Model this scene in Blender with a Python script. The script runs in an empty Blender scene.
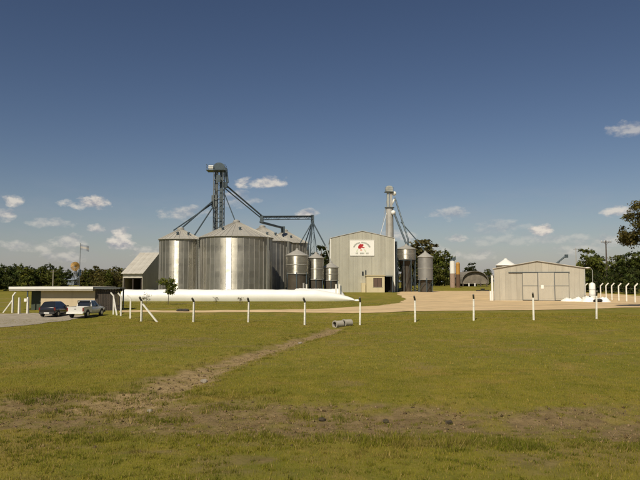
import bpy, math, random
import numpy as np
from mathutils import Vector, Matrix, noise as mnoise

R = math.radians
rng = np.random.default_rng(7)
random.seed(7)
scene = bpy.context.scene
col = scene.collection

# ------------------------------------------------------------------ camera
CAM_H = 3.5
TILT = math.atan(42 / 640)
cam_d = bpy.data.cameras.new('camera')
cam = bpy.data.objects.new('camera', cam_d)
col.objects.link(cam)
cam.location = (0, 0, CAM_H)
cam.rotation_euler = (math.pi / 2 + TILT, 0, 0)
cam_d.sensor_width = 36
cam_d.lens = 36
cam_d.clip_start = 0.1
cam_d.clip_end = 20000
scene.camera = cam

# ------------------------------------------------------------------ sun, sky, exposure
SUN_EL, SUN_LEFT = 47, 21            # degrees; the sun is behind the camera, a little to its left
sun_d = bpy.data.lights.new('sun', 'SUN')
sun_d.energy = 4.7
sun_d.angle = R(0.53)
sun_d.color = (1.0, 0.90, 0.72)
sun = bpy.data.objects.new('sun', sun_d)
col.objects.link(sun)
sun.rotation_euler = (R(90 - SUN_EL), 0, -R(SUN_LEFT))
sun.location = (-20, -60, 80)

scene.view_settings.view_transform = 'Standard'
scene.view_settings.look = 'None'
scene.view_settings.exposure = 0.0
scene.view_settings.gamma = 1.0
scene.view_settings.use_curve_mapping = False
scene.cycles.max_bounces = 5
scene.cycles.diffuse_bounces = 3
scene.cycles.glossy_bounces = 3
scene.cycles.transmission_bounces = 3

world = bpy.data.worlds.new('World')
scene.world = world
world.use_nodes = True
wt = world.node_tree
wt.nodes.clear()
WN, WL = wt.nodes, wt.links


def wmath(op, a, b=None, c=None, clamp=False):
    n = WN.new('ShaderNodeMath')
    n.operation = op
    n.use_clamp = clamp
    for i, v in enumerate((a, b, c)):
        if v is None:
            continue
        if isinstance(v, (int, float)):
            n.inputs[i].default_value = v
        else:
            WL.new(v, n.inputs[i])
    return n.outputs[0]


def build_sky():
    out = WN.new('ShaderNodeOutputWorld')
    bg = WN.new('ShaderNodeBackground')
    bg.inputs['Strength'].default_value = SKY_STRENGTH
    WL.new(bg.outputs[0], out.inputs[0])
    sky = WN.new('ShaderNodeTexSky')
    sky.sky_type = 'NISHITA'
    sky.sun_disc = False
    sky.sun_elevation = R(SUN_EL)
    sky.sun_rotation = R(180 + SUN_LEFT)
    sky.altitude = 50
    sky.air_density, sky.dust_density, sky.ozone_density = SKY_AIR
    tc = WN.new('ShaderNodeTexCoord')
    sep = WN.new('ShaderNodeSeparateXYZ')
    WL.new(tc.outputs['Generated'], sep.inputs[0])
    x, y, z = sep.outputs
    az = wmath('ARCTAN2', x, y)
    el = wmath('ARCSINE', z)
    comb = WN.new('ShaderNodeCombineXYZ')          # direction as (azimuth, elevation)
    WL.new(az, comb.inputs[0])
    WL.new(el, comb.inputs[1])

    def nz(scale, detail, rough, lift=0.0, squash=1.7):
        mp = WN.new('ShaderNodeMapping')
        mp.inputs['Location'].default_value = (0, lift, 0)
        mp.inputs['Scale'].default_value = (1, squash, 1)
        WL.new(comb.outputs[0], mp.inputs['Vector'])
        n = WN.new('ShaderNodeTexNoise')
        n.inputs['Scale'].default_value = scale
        n.inputs['Detail'].default_value = detail
        n.inputs['Roughness'].default_value = rough
        WL.new(mp.outputs[0], n.inputs['Vector'])
        return n.outputs['Fac']
    nb, nl = nz(34, 5, 0.58), nz(34, 5, 0.58, .010)
    ns = nz(14, 5, 0.6, 0, 3.0)
    warp = wmath('MULTIPLY', wmath('SUBTRACT', nb, 0.5), 4.6)
    # cumulus: azimuth, elevation, half width, half height, opacity
    F = 640.0
    px = [(262, 182, 25, 6, .80), (90, 203, 20, 6, .95), (49, 223, 20, 5, .42), (11, 200, 9, 5, .8), (5, 215, 9, 5, .7),
          (97, 229, 7, 5, .8), (122, 233, 9, 6, .95), (121, 244, 11, 6, .9), (70, 242, 16, 6, .55), (186, 214, 20, 7, .5),
          (306, 214, 11, 4.5, .85), (238, 199, 18, 7, .42), (628, 129, 15, 7, .5), (622, 210, 16, 6, .8), (540, 230, 11, 5, 1.0),
          (448, 214, 17, 6, .45), (457, 239, 12, 4, .6), (503, 227, 26, 6, .30), (515, 240, 36, 5, .24), (572, 238, 18, 5, .3),
          (402, 236, 15, 7, .55), (478, 255, 20, 5, .4), (430, 250, 16, 5, .35), (25, 246, 24, 5, .45), (150, 252, 22, 6, .45),
          (605, 240, 20, 5, .4), (575, 250, 22, 5, .35), (64, 258, 18, 5, .45)]
    clouds = []
    for (cx, cy, hw, hh, op) in px:
        u, w = (cx - 320) / F, (240 - cy) / F
        d = Vector((u, math.cos(TILT) - w * math.sin(TILT), math.sin(TILT) + w * math.cos(TILT))).normalized()
        clouds.append((math.atan2(d.x, d.y), math.asin(d.z), hw * 1.15 / F, hh * 1.15 / F, op))
    rr = random.Random(3)
    for k in range(14):                                  # the same fair-weather clouds go on all round the horizon
        a = R(rr.uniform(32, 328))
        a = a - 2 * math.pi if a > math.pi else a
        clouds.append((a, R(rr.uniform(2.5, 10)), R(rr.uniform(.8, 2.2)), R(rr.uniform(.35, .7)), rr.uniform(.3, .9)))
    mask = None
    base = wmath('ADD', warp, 1.0)
    for (a, e, hw, hh, op) in clouds:
        va = WN.new('ShaderNodeVectorMath')
        va.operation = 'MULTIPLY_ADD'
        WL.new(comb.outputs[0], va.inputs[0])
        va.inputs[1].default_value = (1 / hw, 1 / hh, 0)
        va.inputs[2].default_value = (-a / hw, -e / hh, 0)
        dt = WN.new('ShaderNodeVectorMath')
        dt.operation = 'DOT_PRODUCT'
        WL.new(va.outputs[0], dt.inputs[0])
        WL.new(va.outputs[0], dt.inputs[1])
        v = wmath('SUBTRACT', base, dt.outputs['Value'], clamp=True)
        mask = wmath('MULTIPLY', v, op) if mask is None else wmath('MAXIMUM', mask, wmath('MULTIPLY', v, op))
    lit = wmath('MULTIPLY_ADD', wmath('SUBTRACT', nb, nl), 4.0, 0.62, clamp=True)
    # thin veil streaks low over the whole horizon
    band = wmath('SUBTRACT', 1.0, wmath('DIVIDE', wmath('ABSOLUTE', wmath('SUBTRACT', el, 0.07)), 0.085), clamp=True)
    veil = wmath('MULTIPLY', wmath('MULTIPLY', wmath('SUBTRACT', ns, 0.45), 3.2, clamp=True), wmath('MULTIPLY', band, 0.34))
    gam = WN.new('ShaderNodeGamma')
    gam.inputs['Gamma'].default_value = SKY_GAMMA
    WL.new(sky.outputs[0], gam.inputs['Color'])

    def mixc(kind, fac, A, B):
        n = WN.new('ShaderNodeMix')
        n.data_type = 'RGBA'
        n.blend_type = kind
        for k, v in (('Factor', fac), ('A', A), ('B', B)):
            if isinstance(v, tuple):
                n.inputs[k].default_value = (*v, 1)
            elif isinstance(v, (int, float)):
                n.inputs[k].default_value = v
            else:
                WL.new(v, n.inputs[k])
        return n.outputs['Result']
    c = mixc('MULTIPLY', 1.0, gam.outputs[0], SKY_TINT)
    k = 1 / SKY_STRENGTH
    hz = wmath('MULTIPLY', wmath('POWER', 2.718, wmath('MULTIPLY', wmath('ABSOLUTE', el), -20.0)), 0.9)
    c = mixc('MIX', hz, c, (.29 * k, .31 * k, .355 * k))
    c = mixc('MIX', veil, c, (.37 * k, .37 * k, .42 * k))
    cl = mixc('MIX', lit, (.33 * k, .33 * k, .37 * k), (.74 * k, .68 * k, .60 * k))
    c = mixc('MIX', mask, c, cl)
    WL.new(c, bg.inputs['Color'])


SKY_STRENGTH = 0.05
SKY_AIR = (1.0, 0.35, 3.0)
SKY_GAMMA = 1.3
SKY_TINT = (.78, .65, .60)
build_sky()
world.cycles.sampling_method = 'MANUAL'
world.cycles.sample_map_resolution = 256

# ------------------------------------------------------------------ helpers


def ss(a, b, v):
    t = np.clip((v - a) / (b - a), 0, 1)
    return t * t * (3 - 2 * t)


def vnoise(x, y, s, seed=0):
    """vectorised value noise, -1..1"""
    x = np.asarray(x, float) * s + seed * 17.13
    y = np.asarray(y, float) * s + seed * 31.71
    xi, yi = np.floor(x), np.floor(y)
    fx, fy = x - xi, y - yi
    fx, fy = fx * fx * (3 - 2 * fx), fy * fy * (3 - 2 * fy)

    def h(a, b):
        v = np.sin(a * 127.1 + b * 311.7 + seed * 3.3) * 43758.5453
        return (v - np.floor(v)) * 2 - 1
    a, b = h(xi, yi), h(xi + 1, yi)
    c, d = h(xi, yi + 1), h(xi + 1, yi + 1)
    return (a * (1 - fx) + b * fx) * (1 - fy) + (c * (1 - fx) + d * fx) * fy


def fbm(x, y, s, seed=0, o=4):
    t, amp, tot = 0, 1.0, 0
    for k in range(o):
        t = t + amp * vnoise(x, y, s * 2 ** k, seed + k * 5)
        tot += amp
        amp *= .55
    return t / tot


CH = np.array([(1.3, 52.0), (.2, 46), (-1.2, 40), (-2.9, 33), (-4.1, 27.5), (-4.8, 23.5), (-5.4, 20.5), (-6.2, 18.0)])


def chan_dist(x, y):
    d = np.full(np.shape(x), 1e9)
    for (a, b) in zip(CH[:-1], CH[1:]):
        v = b - a
        t = np.clip(((x - a[0]) * v[0] + (y - a[1]) * v[1]) / (v @ v), 0, 1)
        d = np.minimum(d, np.hypot(x - a[0] - t * v[0], y - a[1] - t * v[1]))
    return d


def strip_pos(x, y):
    """signed: 0 on the ditch's centre line, +-1 on its edges"""
    c = 16.9 + .6 * vnoise(x, 0 * x, .11, 3) + .25 * vnoise(x, 0 * x, .5, 4) + 0.9 * ss(0, -9, x)
    w = 1.95 + .35 * vnoise(x, 0 * x, .23, 8) + 1.0 * ss(-1, -7, x)
    return (y - c) / w


def ground_z(x, y):
    x = np.asarray(x, float)
    y = np.asarray(y, float)
    t = ss(0, 20, x)
    z = .5 * ss(60 - 30 * t, 80 - 30 * t, y) + .7 * ss(102, 135, y) + 1.15 * ss(158, 186, y)
    z = z - .22 * np.exp(-((x + .5) / 9) ** 2) * ss(36, 50, y) * (1 - ss(58, 66, y))
    z = z - .16 * np.exp(-strip_pos(x, y) ** 2) * ss(9, 13, y)
    cd = chan_dist(x, y)
    z = z - .15 * np.exp(-(cd / .8) ** 2) * ss(17, 20, y)
    z = z + 1.9 * (1 - ss(-1, 10.5, y))
    near = (1 - ss(60, 90, y))
    mud = np.exp(-(strip_pos(x, y) / 1.1) ** 4) + np.exp(-(cd / 1.2) ** 2) * ss(17, 20, y)
    z = z + near * np.clip(mud, 0, 1) * ss(9, 13, y) * (.05 * fbm(x, y, 1.5, 81, 3) + .03 * vnoise(x, y, 4.1, 83))
    z = z + near * (.05 * fbm(x, y, .25, 2, 3) + .018 * fbm(x, y, 1.7, 6, 2))
    return z


def gz(x, y):
    return float(ground_z(np.array([x]), np.array([y]))[0])


CT, ST = math.cos(TILT), math.sin(TILT)


def P(px, py, D):
    """the point at distance D (metres north of the camera) seen at photo position px, py"""
    u, w = (px - 320) / 640, (240 - py) / 640
    k = D / (CT - w * ST)
    return Vector((u * k, D, CAM_H + k * (ST + w * CT)))


def X(px, D):
    return P(px, 282, D).x


def Z(py, D):
    return P(320, py, D).z


def at(px, py):
    """the point of the ground seen at photo position px, py"""
    u, w = (px - 320) / 640, (240 - py) / 640
    q = CT - w * ST
    D = np.geomspace(9, 600, 400)
    for _ in range(3):
        f = CAM_H + D / q * (ST + w * CT) - ground_z(u * D / q, D)
        k = int(np.argmax(f <= 0))
        D = np.linspace(D[max(k - 1, 0)], D[k], 24)
    return P(px, py, float(D[12]))


WLOC = {}


def tag(o, label=None, cat=None, group=None, kind=None):
    for k, v in (('label', label), ('category', cat), ('group', group), ('kind', kind)):
        if v:
            o[k] = v
    return o


def empty(name, loc, label=None, cat=None, group=None, rz=0.0):
    o = bpy.data.objects.new(name, None)
    o.empty_display_size = .3
    o.location = loc
    o.rotation_euler.z = rz
    col.objects.link(o)
    WLOC[o.name] = Vector(loc)
    return tag(o, label, cat, group)


def wloc(o):
    return WLOC.get(o.name, Vector((0, 0, 0)))


class MB:
    def __init__(self):
        self.v, self.f = [], []

    def add(self, vs, fs):
        n = len(self.v)
        self.v += [tuple(p) for p in vs]
        self.f += [tuple(i + n for i in q) for q in fs]
        return self

    def box(self, x0, x1, y0, y1, z0, z1):
        return self.add([(x0, y0, z0), (x1, y0, z0), (x1, y1, z0), (x0, y1, z0), (x0, y0, z1), (x1, y0, z1), (x1, y1, z1), (x0, y1, z1)],
                        [(0, 3, 2, 1), (4, 5, 6, 7), (0, 1, 5, 4), (1, 2, 6, 5), (2, 3, 7, 6), (3, 0, 4, 7)])

    def bar(self, a, b, w, h=None, up=(0, 0, 1)):
        """box section from a to b"""
        a, b = Vector(a), Vector(b)
        h = h or w
        d = (b - a).normalized()
        up = Vector(up)
        if abs(d.dot(up)) > .98:
            up = Vector((0, 1, 0))
        s = d.cross(up).normalized()
        u = s.cross(d).normalized()
        vs = []
        for p in (a, b):
            for (i, j) in ((-1, -1), (1, -1), (1, 1), (-1, 1)):
                vs.append(p + s * (i * w / 2) + u * (j * h / 2))
        return self.add(vs, [(3, 2, 1, 0), (4, 5, 6, 7), (0, 1, 5, 4), (1, 2, 6, 5), (2, 3, 7, 6), (3, 0, 4, 7)])

    def tube(self, pts, rads, n=8, caps=True):
        pts = [Vector(p) for p in pts]
        if isinstance(rads, (int, float)):
            rads = [rads] * len(pts)
        rings = []
        for i, p in enumerate(pts):
            d = (pts[min(i + 1, len(pts) - 1)] - pts[max(i - 1, 0)]).normalized()
            up = Vector((0, 0, 1)) if abs(d.z) < .95 else Vector((0, 1, 0))
            s = d.cross(up).normalized()
            u = s.cross(d).normalized()
            rings.append([p + (s * math.cos(2 * math.pi * k / n) + u * math.sin(2 * math.pi * k / n)) * rads[i] for k in range(n)])
        vs = [q for r in rings for q in r]
        fs = []
        for i in range(len(pts) - 1):
            for k in range(n):
                fs.append((i * n + k, i * n + (k + 1) % n, (i + 1) * n + (k + 1) % n, (i + 1) * n + k))
        if caps:
            fs.append(tuple(range(n - 1, -1, -1)))
            fs.append(tuple((len(pts) - 1) * n + k for k in range(n)))
        return self.add(vs, fs)

    def lathe(self, cx, cy, prof, n=24, capb=True, capt=True):
        """prof: list of (radius, z) from bottom to top"""
        vs, fs = [], []
        for (r, z) in prof:
            for k in range(n):
                a = 2 * math.pi * k / n
                vs.append((cx + r * math.cos(a), cy + r * math.sin(a), z))
        for i in range(len(prof) - 1):
            for k in range(n):
                fs.append((i * n + k, i * n + (k + 1) % n, (i + 1) * n + (k + 1) % n, (i + 1) * n + k))
        if capb:
            fs.append(tuple(range(n - 1, -1, -1)))
        if capt:
            fs.append(tuple((len(prof) - 1) * n + k for k in range(n)))
        return self.add(vs, fs)

    def prism(self, poly, axis, a, b):
        """extrude a closed polygon (2-D) along axis from a to b"""
        n = len(poly)
        mk = {'x': lambda p, t: (t, p[0], p[1]), 'y': lambda p, t: (p[0], t, p[1]), 'z': lambda p, t: (p[0], p[1], t)}[axis]
        vs = [mk(p, a) for p in poly] + [mk(p, b) for p in poly]
        fs = [tuple(range(n)), tuple(range(2 * n - 1, n - 1, -1))]
        for i in range(n):
            fs.append((i, n + i, n + (i + 1) % n, (i + 1) % n))
        return self.add(vs, fs)

    def mesh(self, name, off=(0, 0, 0), smooth=False, fix=True):
        me = bpy.data.meshes.new(name)
        off = Vector(off)
        me.from_pydata([Vector(p) - off for p in self.v], [], self.f)
        if fix:
            import bmesh
            bm = bmesh.new()
            bm.from_mesh(me)
            bmesh.ops.recalc_face_normals(bm, faces=bm.faces)
            bm.to_mesh(me)
            bm.free()
        if smooth:
            me.polygons.foreach_set('use_smooth', [True] * len(me.polygons))
            if hasattr(me, 'set_sharp_from_angle'):
                me.set_sharp_from_angle(angle=R(38))
        me.update()
        return me

    def build(self, name, mat, parent=None, smooth=False, origin=None):
        """world-coordinate shapes become one mesh object whose origin is its parent's (or its own base)"""
        if parent is not None:
            off = wloc(parent)
        elif origin is not None:
            off = Vector(origin)
        else:
            off = Vector((sum(p[0] for p in self.v) / len(self.v), sum(p[1] for p in self.v) / len(self.v), min(p[2] for p in self.v)))
        o = bpy.data.objects.new(name, self.mesh(name, off, smooth))
        o.data.materials.append(mat)
        col.objects.link(o)
        if parent is not None:
            o.parent = parent
        else:
            o.location = off
        WLOC[o.name] = off.copy()
        return o


def inst(o, parent, loc=None, rot=None, scale=None):
    c = o.copy()
    col.objects.link(c)
    c.parent = parent
    if loc is not None:
        c.location = loc
    if rot is not None:
        c.rotation_euler = rot
    if scale is not None:
        c.scale = scale
    return c


# ------------------------------------------------------------------ materials
MATS = {}


def mat(name, rgb=(.5, .5, .5), rough=.6, metal=0.0, var=0.0, vscale=1.0, bump=0.0, bscale=20.0, rand=0.0,
        ribs=None, stain=None, spec=.5, coat=0.0, rings=0.0):
    """procedural material: base colour with noise variation, optional ribs (axis, pitch, depth), dirt stains"""
    if name in MATS:
        return MATS[name]
    m = bpy.data.materials.new(name)
    m.use_nodes = True
    nt = m.node_tree
    N, L = nt.nodes, nt.links
    b = N['Principled BSDF']
    b.inputs['Roughness'].default_value = rough
    b.inputs['Metallic'].default_value = metal
    b.inputs['Specular IOR Level'].default_value = spec
    b.inputs['Coat Weight'].default_value = coat
    tc = N.new('ShaderNodeTexCoord')
    src = tc.outputs['Object']
    cur = N.new('ShaderNodeRGB')
    cur.outputs[0].default_value = (*rgb, 1)
    c = cur.outputs[0]

    def noise(scale, detail=6, vec=src):
        n = N.new('ShaderNodeTexNoise')
        n.inputs['Scale'].default_value = scale
        n.inputs['Detail'].default_value = detail
        n.inputs['Roughness'].default_value = .62
        L.new(vec, n.inputs['Vector'])
        return n.outputs['Fac']

    def rampv(fac, lo, hi):
        r = N.new('ShaderNodeMapRange')
        r.inputs['To Min'].default_value = lo
        r.inputs['To Max'].default_value = hi
        r.inputs['From Min'].default_value = .3
        r.inputs['From Max'].default_value = .7
        L.new(fac, r.inputs['Value'])
        return r.outputs[0]

    def mul(cc, f):
        x = N.new('ShaderNodeVectorMath')
        x.operation = 'SCALE'
        L.new(cc, x.inputs[0])
        L.new(f, x.inputs['Scale'])
        return x.outputs[0]
    if var:
        c = mul(c, rampv(noise(vscale), 1 - var, 1 + var))
    if rand:
        oi = N.new('ShaderNodeObjectInfo')
        mr = N.new('ShaderNodeMapRange')
        mr.inputs['To Min'].default_value = 1 - rand
        mr.inputs['To Max'].default_value = 1 + rand
        L.new(oi.outputs['Random'], mr.inputs['Value'])
        c = mul(c, mr.outputs[0])
    if rings:                                   # each course of sheets has weathered a little differently
        sz = N.new('ShaderNodeSeparateXYZ')
        L.new(src, sz.inputs[0])
        fl = N.new('ShaderNodeMath')
        fl.operation = 'DIVIDE'
        fl.inputs[1].default_value = rings
        L.new(sz.outputs[2], fl.inputs[0])
        f2 = N.new('ShaderNodeMath')
        f2.operation = 'FLOOR'
        L.new(fl.outputs[0], f2.inputs[0])
        oi2 = N.new('ShaderNodeObjectInfo')
        cb = N.new('ShaderNodeCombineXYZ')
        L.new(f2.outputs[0], cb.inputs[0])
        L.new(oi2.outputs['Random'], cb.inputs[1])
        wn = N.new('ShaderNodeTexWhiteNoise')
        L.new(cb.outputs[0], wn.inputs['Vector'])
        mr = N.new('ShaderNodeMapRange')
        mr.inputs['To Min'].default_value = .86
        mr.inputs['To Max'].default_value = 1.12
        L.new(wn.outputs['Value'], mr.inputs['Value'])
        c = mul(c, mr.outputs[0])
    if stain:
        srgb, amt, sc = stain
        mp = N.new('ShaderNodeMapping')
        mp.inputs['Scale'].default_value = (sc, sc, sc * .12)
        L.new(src, mp.inputs['Vector'])
        nn = noise(1.0, 5, mp.outputs[0])
        mr = N.new('ShaderNodeMapRange')
        mr.inputs['From Min'].default_value = .52
        mr.inputs['From Max'].default_value = .75
        mr.inputs['To Max'].default_value = amt
        L.new(nn, mr.inputs['Value'])
        mx = N.new('ShaderNodeMix')
        mx.data_type = 'RGBA'
        mx.inputs['B'].default_value = (*srgb, 1)
        L.new(mr.outputs[0], mx.inputs['Factor'])
        L.new(c, mx.inputs['A'])
        c = mx.outputs['Result']
    L.new(c, b.inputs['Base Color'])
    if rough < .95 and var:
        L.new(rampv(noise(vscale * 2.3), max(0.05, rough - .08), min(1, rough + .08)), b.inputs['Roughness'])
    nrm = None
    if bump:
        bp = N.new('ShaderNodeBump')
        bp.inputs['Strength'].default_value = bump
        bp.inputs['Distance'].default_value = .02
        L.new(noise(bscale, 4), bp.inputs['Height'])
        nrm = bp.outputs[0]
    if ribs:
        axis, pitch, depth = ribs
        sp = N.new('ShaderNodeSeparateXYZ')
        L.new(src, sp.inputs[0])
        mm = N.new('ShaderNodeMath')
        mm.operation = 'MULTIPLY'
        mm.inputs[1].default_value = 2 * math.pi / pitch
        L.new(sp.outputs['XYZ'.index(axis)], mm.inputs[0])
        sn = N.new('ShaderNodeMath')
        sn.operation = 'SINE'
        L.new(mm.outputs[0], sn.inputs[0])
        bp = N.new('ShaderNodeBump')
        bp.inputs['Strength'].default_value = 1
        bp.inputs['Distance'].default_value = depth
        L.new(sn.outputs[0], bp.inputs['Height'])
        if nrm:
            L.new(nrm, bp.inputs['Normal'])
        nrm = bp.outputs[0]
    if nrm:
        L.new(nrm, b.inputs['Normal'])
    MATS[name] = m
    return m


galv = mat('galvanised_wall', (.37, .355, .31), .33, .80, .12, .35, rand=.17, ribs=('Z', .10, .008), stain=((.18, .16, .12), .35, .9), rings=1.15)
galv_roof = mat('galvanised_roof', (.46, .44, .39), .5, .35, .10, .5, rand=.06, stain=((.25, .22, .17), .35, .7))
galv_small = mat('galvanised_tank', (.40, .38, .32), .30, .75, .12, .8, rings=.9, ribs=('Z', .09, .006), stain=((.16, .14, .10), .35, 1.2))
galv_matt = mat('weathered_zinc', (.40, .39, .36), .6, .3, .12, .8, stain=((.2, .18, .15), .35, 1.0))
mill_sheet = mat('pale_zinc_sheet', (.46, .445, .365), .55, .25, .06, .4, rand=.06, ribs=('X', .25, .012), stain=((.3, .27, .2), .30, .8))
shed_sheet = mat('grey_zinc_sheet', (.47, .435, .355), .6, .15, .06, .5, rand=.07, ribs=('X', .2, .012), stain=((.2, .18, .14), .3, .8))
shed_roof = mat('pale_roof_sheet', (.56, .53, .46), .55, .15, .08, .5, rand=.04, ribs=('X', .25, .01), stain=((.35, .3, .22), .35, .6))
steel_dark = mat('blue_grey_steel', (.07, .095, .11), .5, .3, .15, 2.0)
steel_mid = mat('grey_painted_steel', (.125, .14, .14), .5, .4, .15, 1.5, stain=((.12, .09, .06), .4, 1.5))
steel_pale = mat('pale_grey_steel', (.42, .43, .39), .5, .4, .12, 1.2, stain=((.2, .17, .13), .35, 1.5))
white_metal = mat('white_painted_metal', (.78, .77, .72), .45, 0, .05, 2)
black = mat('opening_shade', (.012, .011, .010), .8)  # near-black colour standing for the shade inside openings
rubber = mat('rubber', (.018, .018, .018), .85, 0, .2, 6)
concrete = mat('concrete', (.36, .33, .27), .9, 0, .14, 1.5, bump=.25, bscale=14, stain=((.22, .20, .16), .4, 2))
post_white = mat('whitewashed_concrete', (.72, .70, .62), .85, 0, .10, 4, bump=.2, bscale=30, rand=.08, stain=((.32, .30, .24), .55, 5))
post_arm_shade = mat('shaded_post_arm', (.13, .12, .10), .9, 0, .25, 9)  # shade of the leaning arms put into their colour
bagw = mat('white_grain_bag_film', (.84, .83, .78), .38, 0, .03, .6, bump=.35, bscale=3.2)
plaster = mat('cream_plaster', (.56, .46, .31), .85, 0, .06, .8, bump=.12, bscale=30, stain=((.36, .28, .18), .3, 1.4))
recess_shade = mat('green_recess_shade', (.045, .06, .04), .7, 0, .12, 2)  # dark green-grey with the shade of the recess in it
plank_dark = mat('dark_plank_and_shade', (.045, .034, .026), .8, 0, .25, 2.5, rand=.35)  # dark boards; also carries the shade inside the gabled shed
yellow_plaster = mat('cream_masonry', (.58, .50, .32), .85, 0, .05, 1, bump=.1, bscale=25, stain=((.34, .28, .18), .3, 1.5))
brown_shutter = mat('brown_shutter', (.115, .07, .05), .7, 0, .1, 3)
red_paint = mat('red_paint', (.42, .015, .02), .5)
pink_paint = mat('pale_red_paint', (.72, .42, .34), .5)
letter = mat('grey_green_paint', (.12, .14, .10), .6)
leafpaint = mat('pale_green_paint', (.55, .62, .42), .6)
sign_white = mat('sign_white', (.82, .81, .75), .5, 0, .03, 2)
wheel_yellow = mat('weathered_yellow_vane', (.30, .17, .035), .6, .1, .2, 3, rand=.25)
blue_paint = mat('faded_blue_paint', (.06, .13, .25), .55)
ochre = mat('ochre_silo', (.42, .22, .04), .6, 0, .15, 1.2)
brickpink = mat('pinkish_masonry', (.34, .24, .18), .9, 0, .2, 2)
thatch = mat('weathered_grey_roof', (.20, .18, .15), .9, 0, .3, .9, bump=.5, bscale=5)
wood_pole = mat('weathered_pole_wood', (.09, .07, .055), .9, 0, .2, 3)
wire_m = mat('fence_wire', (.25, .24, .22), .5, .6)
bark = mat('bark', (.10, .075, .05), .95, 0, .3, 4, bump=.6, bscale=9)
car_dark = mat('dark_car_paint', (.012, .012, .016), .25, .2, coat=.8)
car_white = mat('white_car_paint', (.62, .61, .57), .3, 0, .03, 2, coat=.6)
glass_m = mat('tinted_window', (.015, .018, .02), .06, 0, spec=.9)
plastic = mat('black_plastic', (.03, .03, .03), .6)
lamp_red = mat('red_lamp', (.16, .01, .01), .2, coat=.5)
lamp_white = mat('clear_lamp', (.7, .7, .68), .15, coat=.5)
alloy = mat('wheel_alloy', (.45, .45, .44), .35, .8)
stone_m = mat('grey_stone', (.27, .235, .18), .9, 0, .2, 5, bump=.5, bscale=12)
flag_blue = mat('pale_blue_cloth', (.27, .30, .36), .9)
flag_white = mat('white_cloth', (.42, .40, .38), .9)


def leaf_mat(name, rgb, tr=.3):
    m = bpy.data.materials.new(name)
    m.use_nodes = True
    N, L = m.node_tree.nodes, m.node_tree.links
    N.clear()
    out = N.new('ShaderNodeOutputMaterial')
    mixs = N.new('ShaderNodeMixShader')
    mixs.inputs[0].default_value = tr
    df, ts = N.new('ShaderNodeBsdfDiffuse'), N.new('ShaderNodeBsdfTranslucent')
    at_ = N.new('ShaderNodeAttribute')
    at_.attribute_name = 'tone'
    oi = N.new('ShaderNodeObjectInfo')
    mr = N.new('ShaderNodeMapRange')
    mr.inputs['To Min'].default_value = .78
    mr.inputs['To Max'].default_value = 1.25
    L.new(oi.outputs['Random'], mr.inputs['Value'])
    m1 = N.new('ShaderNodeVectorMath')
    m1.operation = 'MULTIPLY'
    m1.inputs[1].default_value = rgb
    L.new(at_.outputs['Color'], m1.inputs[0])
    m2 = N.new('ShaderNodeVectorMath')
    m2.operation = 'SCALE'
    L.new(m1.outputs[0], m2.inputs[0])
    L.new(mr.outputs[0], m2.inputs['Scale'])
    L.new(m2.outputs[0], df.inputs[0])
    L.new(m2.outputs[0], ts.inputs[0])
    L.new(df.outputs[0], mixs.inputs[1])
    L.new(ts.outputs[0], mixs.inputs[2])
    L.new(mixs.outputs[0], out.inputs[0])
    return m


leaf_dark = leaf_mat('dark_foliage', (.052, .066, .020))
leaf_mid = leaf_mat('mid_foliage', (.095, .108, .024))
leaf_bright = leaf_mat('young_foliage', (.13, .15, .03))
leaf_olive = leaf_mat('olive_foliage', (.105, .095, .030))
grass_m = leaf_mat('grass_blades', (1, 1, 1), .38)


def soft_mesh(name, verts, faces, tone):
    """numpy triangles / quads with a colour per vertex"""
    me = bpy.data.meshes.new(name)
    nv, nf, k = len(verts), len(faces), faces.shape[1]
    me.vertices.add(nv)
    me.vertices.foreach_set('co', np.ascontiguousarray(verts, np.float32).ravel())
    me.loops.add(nf * k)
    me.loops.foreach_set('vertex_index', np.ascontiguousarray(faces, np.int32).ravel())
    me.polygons.add(nf)
    me.polygons.foreach_set('loop_start', np.arange(0, nf * k, k, dtype=np.int32))
    me.update(calc_edges=True)
    a = me.color_attributes.new('tone', 'FLOAT_COLOR', 'POINT')
    c = np.ones((nv, 4), np.float32)
    c[:, :tone.shape[1]] = tone
    a.data.foreach_set('color', c.ravel())
    return me


# ------------------------------------------------------------------ ground
def geo(a, b, n):
    return np.geomspace(a, b, n)


def dirt_masks(x, y):
    s = strip_pos(x, y)
    e = s + .45 * fbm(x, y, .55, 11, 4) + .40 * fbm(x, y, 2.6, 12, 3)
    dirt = (1 - ss(.45, 1.35, np.abs(e))) * (1 - .55 * ss(.05, .45, fbm(x, y, 1.1, 17, 4)))
    cd = chan_dist(x, y)
    w = (.72 + .55 * ss(30, 20, y)) * (1 + .6 * fbm(x, y, .6, 14, 3)) + .45 * fbm(x, y, 1.9, 15, 3)
    ch = (1 - ss(.4, 1.6, cd / np.maximum(w, .2))) * ss(17, 18.5, y) * (1 - .45 * ss(.1, .5, fbm(x, y, 1.6, 18, 3)))
    patch = ss(.16, .45, fbm(x, y * 1.8, .30, 21, 5)) * .45 * (1 - ss(40, 60, y))
    wear = ss(.08, .45, fbm(x, y * 2.2, .55, 22, 4)) * .75 * np.exp(-((y - 12.9) / 1.5) ** 2)
    return np.clip(np.maximum(np.maximum(dirt, ch), np.maximum(patch, wear)), 0, 1), np.clip(ch, 0, 1)


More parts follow.
